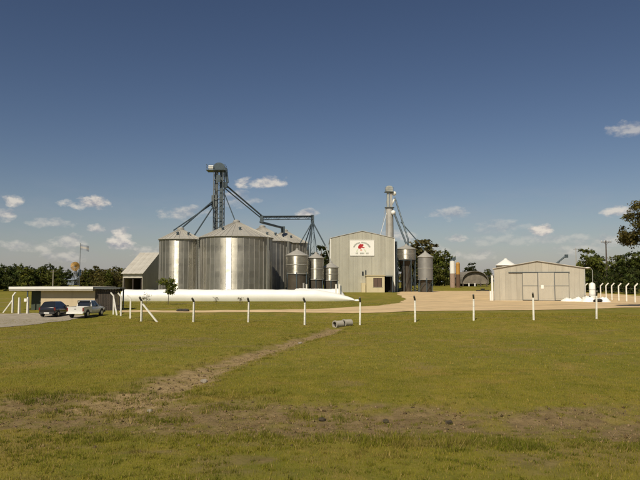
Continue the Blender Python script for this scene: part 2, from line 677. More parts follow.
def make_ground():
    xs = np.concatenate([-geo(60, 6000, 40)[::-1], np.arange(-59.5, -16, .6), np.arange(-16, 16, .16), np.arange(16, 59.6, .6), geo(60, 6000, 40)])
    ys = np.concatenate([-geo(8, 3000, 26)[::-1], np.arange(-7, 8, .6), np.arange(8, 24, .13), np.arange(24, 62, .3), np.arange(62, 145, 1.0), geo(146, 8000, 45)])
    gx, gy = np.meshgrid(xs, ys)
    v = np.stack([gx.ravel(), gy.ravel(), ground_z(gx.ravel(), gy.ravel())], 1)
    nx, ny = len(xs), len(ys)
    i = np.arange(nx * ny).reshape(ny, nx)
    f = np.stack([i[:-1, :-1].ravel(), i[:-1, 1:].ravel(), i[1:, 1:].ravel(), i[1:, :-1].ravel()], 1)
    d, ch = dirt_masks(v[:, 0], v[:, 1])
    near = (v[:, 1] > 8) & (v[:, 1] < 61)
    d = np.where(near, d, 0)
    lush = ss(-.2, .6, fbm(v[:, 0], v[:, 1], .12, 31, 4))
    me = soft_mesh('ground', v, f, np.stack([d, ch, lush], 1))
    me.polygons.foreach_set('use_smooth', [True] * len(me.polygons))
    o = bpy.data.objects.new('ground', me)
    col.objects.link(o)
    tag(o, 'wide mown grass field with bare muddy strip', 'ground', kind='structure')
    m = bpy.data.materials.new('field')
    m.use_nodes = True
    N, L = m.node_tree.nodes, m.node_tree.links
    b = N['Principled BSDF']
    b.inputs['Roughness'].default_value = .95
    b.inputs['Specular IOR Level'].default_value = .15
    tc = N.new('ShaderNodeTexCoord')
    a = N.new('ShaderNodeAttribute')
    a.attribute_name = 'tone'
    sp = N.new('ShaderNodeSeparateColor')
    L.new(a.outputs['Color'], sp.inputs[0])

    def noise(s, d=6, r=.65, sy=1.0):
        mp = N.new('ShaderNodeMapping')
        mp.inputs['Scale'].default_value = (1, sy, 1)
        L.new(tc.outputs['Object'], mp.inputs['Vector'])
        n = N.new('ShaderNodeTexNoise')
        n.inputs['Scale'].default_value = s
        n.inputs['Detail'].default_value = d
        n.inputs['Roughness'].default_value = r
        L.new(mp.outputs[0], n.inputs['Vector'])
        return n.outputs['Fac']

    def rng_(v, a0, a1, b0=0., b1=1.):
        r = N.new('ShaderNodeMapRange')
        r.inputs['From Min'].default_value, r.inputs['From Max'].default_value = a0, a1
        r.inputs['To Min'].default_value, r.inputs['To Max'].default_value = b0, b1
        L.new(v, r.inputs['Value'])
        return r.outputs[0]

    def mix(f, A, B):
        x = N.new('ShaderNodeMix')
        x.data_type = 'RGBA'
        for k, v in (('Factor', f), ('A', A), ('B', B)):
            if isinstance(v, tuple):
                x.inputs[k].default_value = (*v, 1)
            else:
                L.new(v, x.inputs[k])
        return x.outputs['Result']
    g = mix(rng_(noise(.09, 5, .6, .5), .38, .62), (.165, .155, .018), (.225, .188, .026))
    g = mix(rng_(noise(1.3, 8, .7, .6), .42, .68), g, (.118, .122, .015))
    g = mix(rng_(noise(5, 8, .75), .50, .72, 0, .7), g, (.25, .19, .05))
    g = mix(rng_(noise(.35, 6, .65, .35), .52, .70, 0, .7), g, (.27, .19, .055))
    soil = mix(rng_(noise(2.2, 9, .75), .35, .65), (.135, .095, .042), (.255, .185, .090))
    soil = mix(rng_(noise(9, 6, .7), .52, .7, 0, .7), soil, (.085, .060, .028))
    soil = mix(rng_(noise(.9, 6, .7), .5, .62, 0, .65), soil, (.15, .13, .03))
    wet = mix(rng_(noise(3.2, 8, .7), .4, .6), (.33, .24, .12), (.21, .15, .07))
    soil = mix(rng_(sp.outputs[1], .2, .9), soil, wet)
    c = mix(sp.outputs[0], g, soil)
    L.new(c, b.inputs['Base Color'])
    bp = N.new('ShaderNodeBump')
    bp.inputs['Strength'].default_value = .9
    bp.inputs['Distance'].default_value = .05
    L.new(noise(6, 9, .75), bp.inputs['Height'])
    L.new(bp.outputs[0], b.inputs['Normal'])
    me.materials.append(m)
    return o


make_ground()


def sheet(name, pts, lift, material, edge=.35, seed=0, n=90, label=None, cat='ground'):
    """flat lying surface over the terrain inside a wobbling outline (photo points on the ground)"""
    import bmesh
    ps = [Vector((p[0], p[1], 0)) for p in pts]
    out = []
    tot = sum((ps[(i + 1) % len(ps)] - ps[i]).length for i in range(len(ps)))
    for i in range(len(ps)):
        a, b = ps[i], ps[(i + 1) % len(ps)]
        k = max(2, int(n * (b - a).length / tot))
        for j in range(k):
            q = a.lerp(b, j / k)
            w = edge
            q = q + Vector((float(fbm(np.array([q.x]), np.array([q.y]), .35, seed, 3)[0]) * w * 2, float(fbm(np.array([q.x]), np.array([q.y]), .35, seed + 9, 3)[0]) * w * 2, 0))
            out.append(q)
    bm = bmesh.new()
    f = bm.faces.new([bm.verts.new(q) for q in out])
    bmesh.ops.triangulate(bm, faces=[f])
    ys = sorted(q.y for q in out)
    for y in np.arange(ys[0], ys[-1], 2.0):
        bmesh.ops.bisect_plane(bm, geom=bm.verts[:] + bm.edges[:] + bm.faces[:], plane_co=(0, y, 0), plane_no=(0, 1, 0))
    xs = sorted(q.x for q in out)
    for x in np.arange(max(xs[0], -80), min(xs[-1], 90), 5.0):
        bmesh.ops.bisect_plane(bm, geom=bm.verts[:] + bm.edges[:] + bm.faces[:], plane_co=(x, 0, 0), plane_no=(1, 0, 0))
    for v in bm.verts:
        v.co.z = gz(v.co.x, v.co.y) + lift
    bmesh.ops.recalc_face_normals(bm, faces=bm.faces)
    if sum(f.normal.z for f in bm.faces) < 0:
        bmesh.ops.reverse_faces(bm, faces=bm.faces)
    me = bpy.data.meshes.new(name)
    bm.to_mesh(me)
    bm.free()
    me.materials.append(material)
    o = bpy.data.objects.new(name, me)
    col.objects.link(o)
    return tag(o, label, cat, kind='structure')


sand = mat('pale_sandy_earth', (.56, .41, .225), .95, 0, .16, .35, bump=.5, bscale=4, stain=((.36, .29, .15), .5, .25))
gravel = mat('grey_gravel', (.30, .26, .20), .95, 0, .22, 1.4, bump=.8, bscale=9, stain=((.17, .15, .09), .5, .5))


def gp(*a):
    return [at(px, py) for (px, py) in a]


sheet('yard', gp((402, 291), (440, 288.6), (492, 289.5), (640, 296), (720, 300)) + gp((720, 308.5), (640, 307.5), (560, 309.8), (500, 310.5), (455, 311), (400, 312), (352, 313.2), (300, 312.2),
      (240, 312.6), (180, 312.8), (120, 312.6), (120, 310.8), (180, 310.6), (240, 310.4), (290, 309.6), (335, 308.6), (375, 306.2), (400, 303), (404, 298), (396, 294.5)),
      .03, sand, .45, 3, 300, 'pale sandy yard and track crossing behind the fence', 'yard')
sheet('parking_area', gp((-60, 313.5), (0, 313.2), (30, 313), (60, 314), (98, 316.5)) + gp((80, 319), (55, 322), (28, 325.5), (0, 328), (-60, 330)), .03, gravel, .5, 5, 160,
      'grey gravel parking patch under the two cars', 'parking area')


# ------------------------------------------------------------------ grass
def make_grass():
    V, F, T = [], [], []

    def field(y0, y1, dens, hmin, hmax, wmin, wmax, nn):
        y = np.sqrt(rng.uniform(y0 ** 2, y1 ** 2, nn))
        x = rng.uniform(-1, 1, nn) * (y * .53 + 3)
        d, ch = dirt_masks(x, y)
        p = 1 - .96 * ss(.15, .75, d)
        p = p * (.45 + .55 * ss(-.5, .3, fbm(x, y, 1.1, 41, 3)))
        keep = rng.uniform(0, 1, nn) < p
        return x[keep], y[keep], d[keep]

    def blades(x, y, h, w, tone, lean=.5):
        n = len(x)
        z = ground_z(x, y) - .01
        a = rng.uniform(0, 2 * np.pi, n)
        la = rng.uniform(0, 2 * np.pi, n)
        ll = rng.uniform(.1, lean, n) * h
        dx, dy = np.cos(a) * w / 2, np.sin(a) * w / 2
        v = np.empty((n, 3, 3), np.float32)
        v[:, 0] = np.stack([x - dx, y - dy, z], 1)
        v[:, 1] = np.stack([x + dx, y + dy, z], 1)
        v[:, 2] = np.stack([x + np.cos(la) * ll, y + np.sin(la) * ll, z + h], 1)
        base = sum(len(q) for q in V)
        V.append(v.reshape(-1, 3))
        F.append(np.arange(n * 3).reshape(n, 3) + base)
        T.append(np.repeat(tone, 3, 0))

    def tones(x, y, lush):
        n = len(x)
        g1 = np.array([.225, .215, .024])
        g2 = np.array([.36, .29, .050])
        g3 = np.array([.105, .130, .017])
        k = np.clip(.42 + .55 * fbm(x, y * 2.0, .35, 51, 4) + .5 * fbm(x, y * 1.5, 1.6, 53, 3) + rng.normal(0, .25, n), 0, 1)[:, None]
        t = g1 * (1 - k) + g2 * k
        dk = ss(.0, .45, fbm(x, y * 1.7, 1.0, 57, 4))[:, None] * .65
        t = t * (1 - dk) + np.array([.135, .150, .018]) * dk
        br = ss(.12, .5, fbm(x, y * 2.4, .42, 58, 4))[:, None] * .75
        t = t * (1 - br) + np.array([.36, .255, .075]) * br
        t = t * (1 - lush[:, None]) + g3 * lush[:, None]
        dry = rng.uniform(0, 1, n) < .14
        t[dry] = np.array([.42, .31, .12]) * rng.uniform(.7, 1.1, (dry.sum(), 1))
        return t * rng.uniform(.75, 1.2, (n, 1))
    # short sward
    x, y, d = field(9.5, 26, 1, 0, 0, 0, 0, 330000)
    lush = np.clip(.12 + .8 * fbm(x, y, .5, 61, 3), 0, 1) * ss(19, 14, y)
    blades(x, y, rng.uniform(.025, .075, len(x)) * (1 + .9 * lush), rng.uniform(.008, .016, len(x)), tones(x, y, lush * .8))
    x, y, d = field(26, 62, 1, 0, 0, 0, 0, 250000)
    blades(x, y, rng.uniform(.03, .08, len(x)), rng.uniform(.018, .04, len(x)), tones(x, y, 0 * x))
    # taller tufts: along the ditch edges, scattered in the mud and over the foreground
    cx, cy, cs = [], [], []

    def tuft(n, fx, fy, s0, s1):
        a, b = fx(n), fy(n)
        cx.append(a)
        cy.append(b(a) if callable(b) else b)
        cs.append(rng.uniform(s0, s1, n))
    xx = rng.uniform(-13, 13, 420)
    cx.append(xx); cy.append(16.9 - 2.3 + .6 * vnoise(xx, 0 * xx, .11, 3) + rng.normal(0, .3, 420)); cs.append(rng.uniform(.4, 1.25, 420) * np.where(xx < -1, .75, 1.0) * (.6 + .5 * ss(-.3, .3, vnoise(xx, 0 * xx, .7, 95))))
    xx = rng.uniform(-14, -1, 150)
    cx.append(xx); cy.append(20.4 + rng.normal(0, .45, 150)); cs.append(rng.uniform(.5, 1.1, 150))
    xx = np.concatenate([rng.normal(c, .5, 14) for c in (-8.6, -6.9, -5.2, -4.0, -2.6, -11, -.2)])
    yy = np.concatenate([rng.normal(c, .3, 14) for c in (19.8, 18.0, 17.6, 17.2, 18.4, 18.3, 17.4)])
    cx.append(xx); cy.append(yy); cs.append(rng.uniform(.5, 1.2, len(xx)))
    xx = rng.uniform(-15, 15, 170)
    cx.append(xx); cy.append(rng.uniform(14.8, 19.5, 170)); cs.append(rng.uniform(.25, .6, 170))
    xx = rng.uniform(-14, 14, 420)
    cx.append(xx); cy.append(rng.uniform(15, 20.5, 420)); cs.append(rng.uniform(.15, .35, 420))
    xx = rng.uniform(-11, 11, 900)
    cx.append(xx); cy.append(rng.uniform(9.6, 14.8, 900)); cs.append(rng.uniform(.25, .6, 900))
    xx = rng.uniform(-4.5, 1.5, 110)
    t = rng.uniform(0, 1, 160)
    pi = np.interp(t, np.linspace(0, 1, len(CH)), CH[:, 0]), np.interp(t, np.linspace(0, 1, len(CH)), CH[:, 1])
    cx.append(pi[0] + rng.choice([-1, 1], 160) * rng.uniform(.7, 1.4, 160)); cy.append(pi[1] + rng.normal(0, .2, 160)); cs.append(rng.uniform(.3, .8, 160))
    cx, cy, cs = map(np.concatenate, (cx, cy, cs))
    nb = 46
    n = len(cx)
    x = (cx[:, None] + rng.normal(0, .13, (n, nb)) * cs[:, None]).ravel()
    y = (cy[:, None] + rng.normal(0, .13, (n, nb)) * cs[:, None]).ravel()
    s = np.repeat(cs, nb)
    h = rng.uniform(.07, .22, len(x)) * s
    blades(x, y, h, rng.uniform(.009, .018, len(x)), tones(x, y, np.clip(.55 + .5 * fbm(x, y, .6, 71, 3), 0, 1)), .8)
    # dead straw lying in the muddy strip and the channel
    n = 90000
    y = rng.uniform(13.5, 50, n) ** 1.0
    y = np.where(rng.uniform(0, 1, n) < .75, rng.uniform(13.8, 21.5, n), y)
    x = rng.uniform(-1, 1, n) * (y * .53 + 2)
    d, ch = dirt_masks(x, y)
    k = rng.uniform(0, 1, n) < d * (.25 + .75 * ss(-.2, .4, fbm(x, y, 1.3, 91, 3)))
    x, y = x[k], y[k]
    t = np.array([[.30, .215, .095]]) * rng.uniform(.5, 1.45, (len(x), 1))
    gr = rng.uniform(0, 1, len(x)) < .22
    t[gr] = np.array([.15, .16, .03]) * rng.uniform(.7, 1.2, (gr.sum(), 1))
    blades(x, y, rng.uniform(.012, .05, len(x)), rng.uniform(.012, .03, len(x)), t, 2.2)
    # rough verge along the fence, the track and the far lawn
    n = 60000
    y = rng.uniform(52, 100, n)
    x = rng.uniform(-1, 1, n) * (y * .53 + 3)
    inside = np.zeros(n, bool)
    zz = ground_z(x, y)
    v = 282 + (CAM_H - zz) / y * 640
    u = 320 + x / y * 640
    bare = ((v < 313.5) & (v > 309) & (u > 110)) | ((u > 392) & (v < 312)) | ((v < 328) & (u < 100) & (v > 312)) | ((v < 309) & (u > 330) & (v > 306)) | (v < 302) | ((u < 125) & (v < 315))
    k = ~bare
    x, y = x[k], y[k]
    blades(x, y, rng.uniform(.04, .10, len(x)), rng.uniform(.04, .07, len(x)), tones(x, y, 0 * x))
    v = np.concatenate(V)
    me = soft_mesh('grass', v, np.concatenate(F), np.concatenate(T))
    me.materials.append(grass_m)
    o = bpy.data.objects.new('grass', me)
    col.objects.link(o)
    tag(o, 'short olive green grass covering the field in front', 'grass', kind='stuff')


make_grass()


# ------------------------------------------------------------------ grain bins
def ring_mesh(MBf, name, material):
    me = MBf.mesh(name)
    me.materials.append(material)
    return me


def grain_bin(label, px, D, r, eave, peak, n, vents=(), group='large corrugated grain bins', phase=.03):
    cx, zg = X(px, D), gz(X(px, D), D)
    root = empty('grain_bin', (cx, D, zg), label, 'grain bin', group)
    H, PK = eave - zg, peak - zg
    MB().lathe(cx, D, [(r + .35, zg - .3), (r + .35, zg + .25)], 48).build('foundation', concrete, root)
    da = 2 * math.pi / n
    # one curved wall sheet, shared by all the columns
    m = MB()
    seg = 4
    pts = [(r * math.cos(-da / 2 + da * i / seg), r * math.sin(-da / 2 + da * i / seg)) for i in range(seg + 1)]
    chord = r * math.cos(da / 2)
    pts = [((p[0] + chord) / 2, p[1]) for p in pts]        # sheets are flatter than the true circle
    pin = [(p[0] * (1 - .06 / r), p[1] * (1 - .06 / r)) for p in pts]
    m.prism(pts + pin[::-1], 'z', .25, H)
    me = m.mesh('wall_panel', smooth=True)
    me.materials.append(galv)
    ms = MB().box(r + .002, r + .05, -.03, .03, .25, H - .05).mesh('stiffener')
    ms.materials.append(galv_matt)
    # roof sheet: a wedge with a standing seam along one edge
    ro, rc = r + .22, .55
    mr = MB()
    zo = H - .07
    a0, a1 = -da / 2, da / 2
    A = [(ro * math.cos(a0), ro * math.sin(a0), zo), (ro * math.cos(a1), ro * math.sin(a1), zo),
         (rc * math.cos(a1), rc * math.sin(a1), PK), (rc * math.cos(a0), rc * math.sin(a0), PK)]
    mr.add(A + [(p[0], p[1], p[2] - .05) for p in A], [(0, 1, 2, 3), (7, 6, 5, 4), (0, 4, 5, 1), (1, 5, 6, 2), (2, 6, 7, 3), (3, 7, 4, 0)])
    mr.bar(Vector(A[0]) + Vector((0, 0, .03)), Vector(A[3]) + Vector((0, 0, .03)), .07, .10)
    mrr = mr.mesh('roof_panel')
    mrr.materials.append(galv_roof)
    for k in range(n):
        a = k * da + phase
        for (nm, dat, rot) in (('wall_panel', me, a + random.uniform(-.010, .010)), ('stiffener', ms, a + da / 2), ('roof_panel', mrr, a)):
            o = bpy.data.objects.new(nm, dat)
            o.parent = root
            o.rotation_euler.z = rot
            col.objects.link(o)
    MB().lathe(cx, D, [(.62, peak - .06), (.66, peak + .28), (.3, peak + .50)], 20).build('roof_cap', galv_matt, root)
    m = MB()
    for k in range(48):
        a, b = 2 * math.pi * k / 48, 2 * math.pi * (k + 1) / 48
        m.bar((cx + (r + .24) * math.cos(a), D + (r + .24) * math.sin(a), zg + H - .10), (cx + (r + .24) * math.cos(b), D + (r + .24) * math.sin(b), zg + H - .10), .05, .09)
    m.build('eave_ring', galv_matt, root)
    for az in vents:
        q = .42
        rr_ = ro + (rc - ro) * q
        zz = zg + zo + (PK - zo) * q
        vx, vy = cx + rr_ * math.sin(R(az)), D - rr_ * math.cos(R(az))
        v = MB().lathe(vx, vy, [(.20, zz - .1), (.20, zz + .32), (.30, zz + .34), (.26, zz + .50), (.05, zz + .56)], 12).build('roof_vent', steel_dark, root)
    # access ladder on the shaded side
    lad = MB()
    az = R(62)
    for s in (-.2, .2):
        lad.bar((cx + (r + .25) * math.sin(az) + s * math.cos(az), D - (r + .25) * math.cos(az) + s * math.sin(az), zg + .4),
                (cx + (r + .25) * math.sin(az) + s * math.cos(az), D - (r + .25) * math.cos(az) + s * math.sin(az), zg + H + .6), .05)
    for k in range(int(H / .35)):
        z = zg + .5 + k * .35
        lad.bar((cx + (r + .25) * math.sin(az) - .2 * math.cos(az), D - (r + .25) * math.cos(az) - .2 * math.sin(az), z),
                (cx + (r + .25) * math.sin(az) + .2 * math.cos(az), D - (r + .25) * math.cos(az) + .2 * math.sin(az), z), .03)
    lad.build('ladder', steel_pale, root)
    return root


grain_bin('largest corrugated grain bin, standing in front of the bins', 236, 118, 6.6, Z(235.5, 112), Z(222.5, 118), 40, (-28, 16), phase=.085)
grain_bin('narrow corrugated grain bin at the left end, beside the gabled shed', 180, 118, 3.8, Z(238, 114), Z(230, 118), 28, (0, 45))
grain_bin('grain bin half hidden right behind the largest bin', 262, 133, 6.0, Z(240, 127), Z(227.5, 133), 40, (20, 50))
grain_bin('rearmost grain bin at the right end of the bins', 285, 150, 5.55, Z(242, 144), Z(231.5, 150), 38, (25,))


dark_sheet = mat('dark_brown_sheet', (.075, .062, .045), .7, .2, .3, .7, stain=((.03, .025, .02), .6, 1.0))  # very dark brown sheet for hoppers and skirts


def hopper_tank(label, px, D, r, eave, peak, zb, legs_mat=steel_dark, cone=True, n=28, wall=galv_small, nlegs=6, rings=2, brace=True, skirt=False, group='hopper tanks on legs'):
    cx, zg = X(px, D), gz(X(px, D), D)
    root = empty('hopper_tank', (cx, D, zg), label, 'tank', group)
    MB().lathe(cx, D, [(r, zb), (r, eave)], n, False, False).lathe(cx, D, [(r - .05, zb + .01), (r - .05, eave - .01)], n, False, False).build('wall', wall, root, True)
    rf = MB().lathe(cx, D, [(r + .14, eave - .06), (r + .14, eave + .0), (.28, peak)], n).build('roof', galv_roof, root, True)
    MB().lathe(cx, D, [(.30, peak - .05), (.30, peak + .22), (.1, peak + .32)], 14).build('roof_cap', galv_matt, rf)
    for k in range(rings + 1):
        z = zb + (eave - .1 - zb) * k / max(1, rings)
        MB().lathe(cx, D, [(r + .005, z - .06), (r + .06, z - .05), (r + .06, z + .05), (r + .005, z + .06)], n, False, False).build('hoop', galv_matt, root)
    hz = zb - min(r * 1.15, (zb - zg) - .9)
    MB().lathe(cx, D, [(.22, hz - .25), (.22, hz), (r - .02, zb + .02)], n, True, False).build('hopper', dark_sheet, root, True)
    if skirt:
        MB().lathe(cx, D, [(r * skirt, zg - .1), (r * skirt, zb + .05)], n).build('skirt', dark_sheet, root, True)  # dark drum filling the space below the tank
    leg = []
    for k in range(nlegs):
        a = 2 * math.pi * (k + .5) / nlegs
        p = Vector((cx + (r - .02) * math.cos(a), D + (r - .02) * math.sin(a), 0))
        leg.append(p)
        g = gz(p.x, p.y) - .05
        MB().bar((p.x, p.y, g), (p.x, p.y, zb + .3), .16).build('leg', legs_mat, root)
    if brace:
        for k in range(nlegs):
            a, b = leg[k], leg[(k + 1) % nlegs]
            zt = zb - .25
            zl = zg + .5
            MB().bar((a.x, a.y, zt), (b.x, b.y, zt), .09).bar((a.x, a.y, zl), (b.x, b.y, zt), .06).build('brace', legs_mat, root)
    return root


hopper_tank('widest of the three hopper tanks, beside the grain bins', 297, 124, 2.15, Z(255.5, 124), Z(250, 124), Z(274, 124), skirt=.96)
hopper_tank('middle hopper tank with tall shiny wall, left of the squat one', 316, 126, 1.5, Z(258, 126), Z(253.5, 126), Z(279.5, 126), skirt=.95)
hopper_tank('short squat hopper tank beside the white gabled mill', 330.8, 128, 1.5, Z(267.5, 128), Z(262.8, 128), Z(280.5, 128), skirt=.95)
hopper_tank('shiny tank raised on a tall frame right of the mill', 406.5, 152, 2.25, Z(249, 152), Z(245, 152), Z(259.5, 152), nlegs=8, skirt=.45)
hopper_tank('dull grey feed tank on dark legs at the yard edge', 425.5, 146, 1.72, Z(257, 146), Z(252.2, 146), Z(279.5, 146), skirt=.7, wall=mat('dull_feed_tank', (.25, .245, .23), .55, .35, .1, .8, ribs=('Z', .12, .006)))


# ------------------------------------------------------------------ bucket elevators and conveyor
def elevator_one():
    D = 127
    cx = X(218, D)
    zg = gz(cx, D)
    zt = Z(166, D)
    root = empty('bucket_elevator', (cx, D, zg), 'tall lattice bucket elevator tower with spouts rising behind the grain bins', 'elevator tower')
    h = .92
    cs = [(cx - h, D - h), (cx + h, D - h), (cx + h, D + h), (cx - h, D + h)]
    for (x, y) in cs:
        MB().bar((x, y, zg - .1), (x, y, zt - .9), .15).build('corner_post', steel_mid, root)
    nb = 13
    dz = (zt - 1 - zg) / nb
    for k in range(nb):
        m = MB()
        z0, z1 = zg + k * dz, zg + (k + 1) * dz
        for i in range(4):
            a, b = cs[i], cs[(i + 1) % 4]
            m.bar((*a, z1), (*b, z1), .09)
            if k % 2:
                m.bar((*a, z0), (*b, z1), .06)
            else:
                m.bar((*b, z0), (*a, z1), .06)
        m.build('lattice_bay', steel_mid, root)
    for s in (-.42, .42):
        MB().box(cx + s - .24, cx + s + .24, D - .3, D + .3, zg, zt - .6).build('trunk', steel_dark if s > 0 else steel_mid, root)
    hd = MB()
    prof = [(-1.0, zt - .7), (1.0, zt - .7), (1.05, zt - .2)] + [(1.05 * math.cos(t), zt - .1 + .75 * math.sin(t)) for t in np.linspace(.15, math.pi - .15, 9)] + [(-1.05, zt - .2)]
    hd.prism([(cx + p[0], p[1]) for p in prof], 'y', D - .38, D + .38)
    hd.build('head_housing', steel_dark, root)
    pl = MB()
    pz = zt - .95
    pl.box(cx - 2.4, cx + 1.35, D - 1.35, D + 1.35, pz - .1, pz)
    for (x, y) in ((cx - 2.35, D - 1.3), (cx - .5, D - 1.3), (cx + 1.3, D - 1.3), (cx - 2.35, D + 1.3), (cx + 1.3, D + 1.3)):
        pl.bar((x, y, pz), (x, y, pz + 1.05), .05)
    for z in (.55, 1.05):
        for (a, b) in (((-2.35, -1.3), (1.3, -1.3)), ((-2.35, 1.3), (1.3, 1.3)), ((-2.35, -1.3), (-2.35, 1.3)), ((1.3, -1.3), (1.3, 1.3))):
            pl.bar((cx + a[0], D + a[1], pz + z), (cx + b[0], D + b[1], pz + z), .045)
    pl.build('platform', steel_dark, root)
    mo = MB().tube([(cx - 2.0, D - .6, pz + .55), (cx - 1.05, D - .6, pz + .55)], .42, 14)
    mo.box(cx - 1.95, cx - 1.1, D - .9, D - .3, pz, pz + .2)
    mo.build('drive_motor', white_metal, root)
    # discharge chute and turn-head below the platform
    ch = MB()
    ch.prism([(cx + 1.0, zt - .2), (cx + 1.0, zt - 1.2), (cx + 1.5, zt - 3.6), (cx + 1.9, zt - 3.3), (cx + 1.6, zt - .5)], 'y', D - .35, D + .35)
    ch.build('discharge_chute', steel_dark, root)
    MB().box(cx + .95, cx + 1.65, D - .5, D + .5, zt - 4.4, zt - 3.3).build('distributor', steel_dark, root)
    MB().box(cx - .35, cx + .45, D - 1.2, D - .95, zt - 3.4, zt - 2.0).build('control_cabinet', steel_dark, root)
    lp = MB()
    for s in (-.18, .18):
        lp.bar((cx + 1.15 + s, D - .95, zg), (cx + 1.15 + s, D - .95, zt - .5), .05)
    for k in range(int((zt - zg) / .4)):
        lp.bar((cx + .97, D - .95, zg + k * .4), (cx + 1.33, D - .95, zg + k * .4), .035)
    lp.build('ladder', steel_dark, root)
    # spouts
    b1 = Vector((X(180, 118), 118, Z(229.5, 118)))
    s0 = P(214.5, 199.5, D)
    s1 = P(215, 204, D)
    for (a, b, r) in ((s0, b1 + Vector((.1, .2, .25)), .15), (s0 + Vector((0, 0, -.55)), b1 + Vector((-1.3, 0, -.15)), .12),
                      (s1, P(194.5, 235.2, 118), .13), (P(225, 195, D), P(235.6, 222, 118.3), .10),
                      (P(224.5, 184, D), P(262.6, 216.5, 134), .17), (P(224.5, 188, D), P(261, 218, 134), .12)):
        MB().tube([a, b], r, 10).build('spout', steel_dark, root, True)
    MB().box(s0.x - .5, s0.x + .6, D - .6, D + .4, s1.z - .6, s0.z + .8).build('distributor', steel_mid, root)


elevator_one()


def conveyor():
    a, b = P(262, 218, 134), P(312.5, 217.5, 141)
    root = empty('overhead_conveyor', (a.x, a.y, gz(a.x, a.y)), 'blue grey truss conveyor running level above the rear bins', 'conveyor')
    d = (b - a).normalized()
    side = Vector((-d.y, d.x, 0))
    for dz in (.38, -.38):
        for s in (-.35, .35):
            MB().bar(a + side * s + Vector((0, 0, dz)), b + side * s + Vector((0, 0, dz)), .11).build('chord', steel_dark, root)
    n = 10
    L = (b - a).length
    for i in range(n):
        m = MB()
        for s in (-.35, .35):
            p, q = a + d * (L * i / n) + side * s, a + d * (L * (i + 1) / n) + side * s
            m.bar(p + Vector((0, 0, -.38 if i % 2 else .38)), q + Vector((0, 0, .38 if i % 2 else -.38)), .05)
            m.bar(q + Vector((0, 0, -.38)), q + Vector((0, 0, .38)), .05)
        m.build('web_brace', steel_dark, root)
    MB().bar(a + Vector((0, 0, .2)), b + Vector((0, 0, .2)), .44, .30).build('trough', steel_dark, root)
    MB().box(a.x - .4, a.x + .3, a.y - .4, a.y + .4, a.z - .95, a.z + .5).build('inlet_box', steel_dark, root)
    e = MB().box(b.x - .35, b.x + .35, b.y - .4, b.y + .4, b.z - .95, b.z + .55)
    e.build('outlet_box', steel_dark, root)
    # lower chute dropping to the rearmost bin
    c0, c1 = P(260.5, 222, 134.5), P(283, 228, 147)
    MB().bar(c0, c1, .42, .42).build('sloping_chute', steel_dark, root)
    MB().box(c1.x - .45, c1.x + .45, c1.y - .45, c1.y + .45, c1.z - 1.1, c1.z + .35).build('outlet_box', steel_dark, root)
    o = b + Vector((0, 0, -.9))
    tA, tB, tC = P(297, 250, 124), P(316, 253.5, 126), P(331, 263, 128)
    for (p, r) in ((P(300, 243.5, 137), .11), (P(305, 243.5, 139), .11), (tA + Vector((2, 1, .1)), .14), (P(309.5, 262, 136), .13), (tB + Vector((.2, .3, .2)), .09), (P(325.5, 246, 134), .14)):
        s = MB().tube([o, p], r, 8).build('spout', steel_dark, root, True)
    MB().tube([P(325.5, 246, 134), tC + Vector((0, .2, .2))], .11, 8).build('spout', steel_pale, root, True)
    # standing support frame under the outlet
    g = gz(b.x, b.y + .2)
    m = MB()
    for s in (-.45, .45):
        m.bar((b.x + s, b.y + .3, g - .1), (b.x + s * .6, b.y + .3, b.z - .4), .13)
    k = 0
    z = g + 1
    while z < b.z - 2:
        m.bar((b.x - .42, b.y + .3, z), (b.x + .42, b.y + .3, z + 1.5), .06)
        z += 1.6
    m.build('support_frame', steel_dark, root)


conveyor()


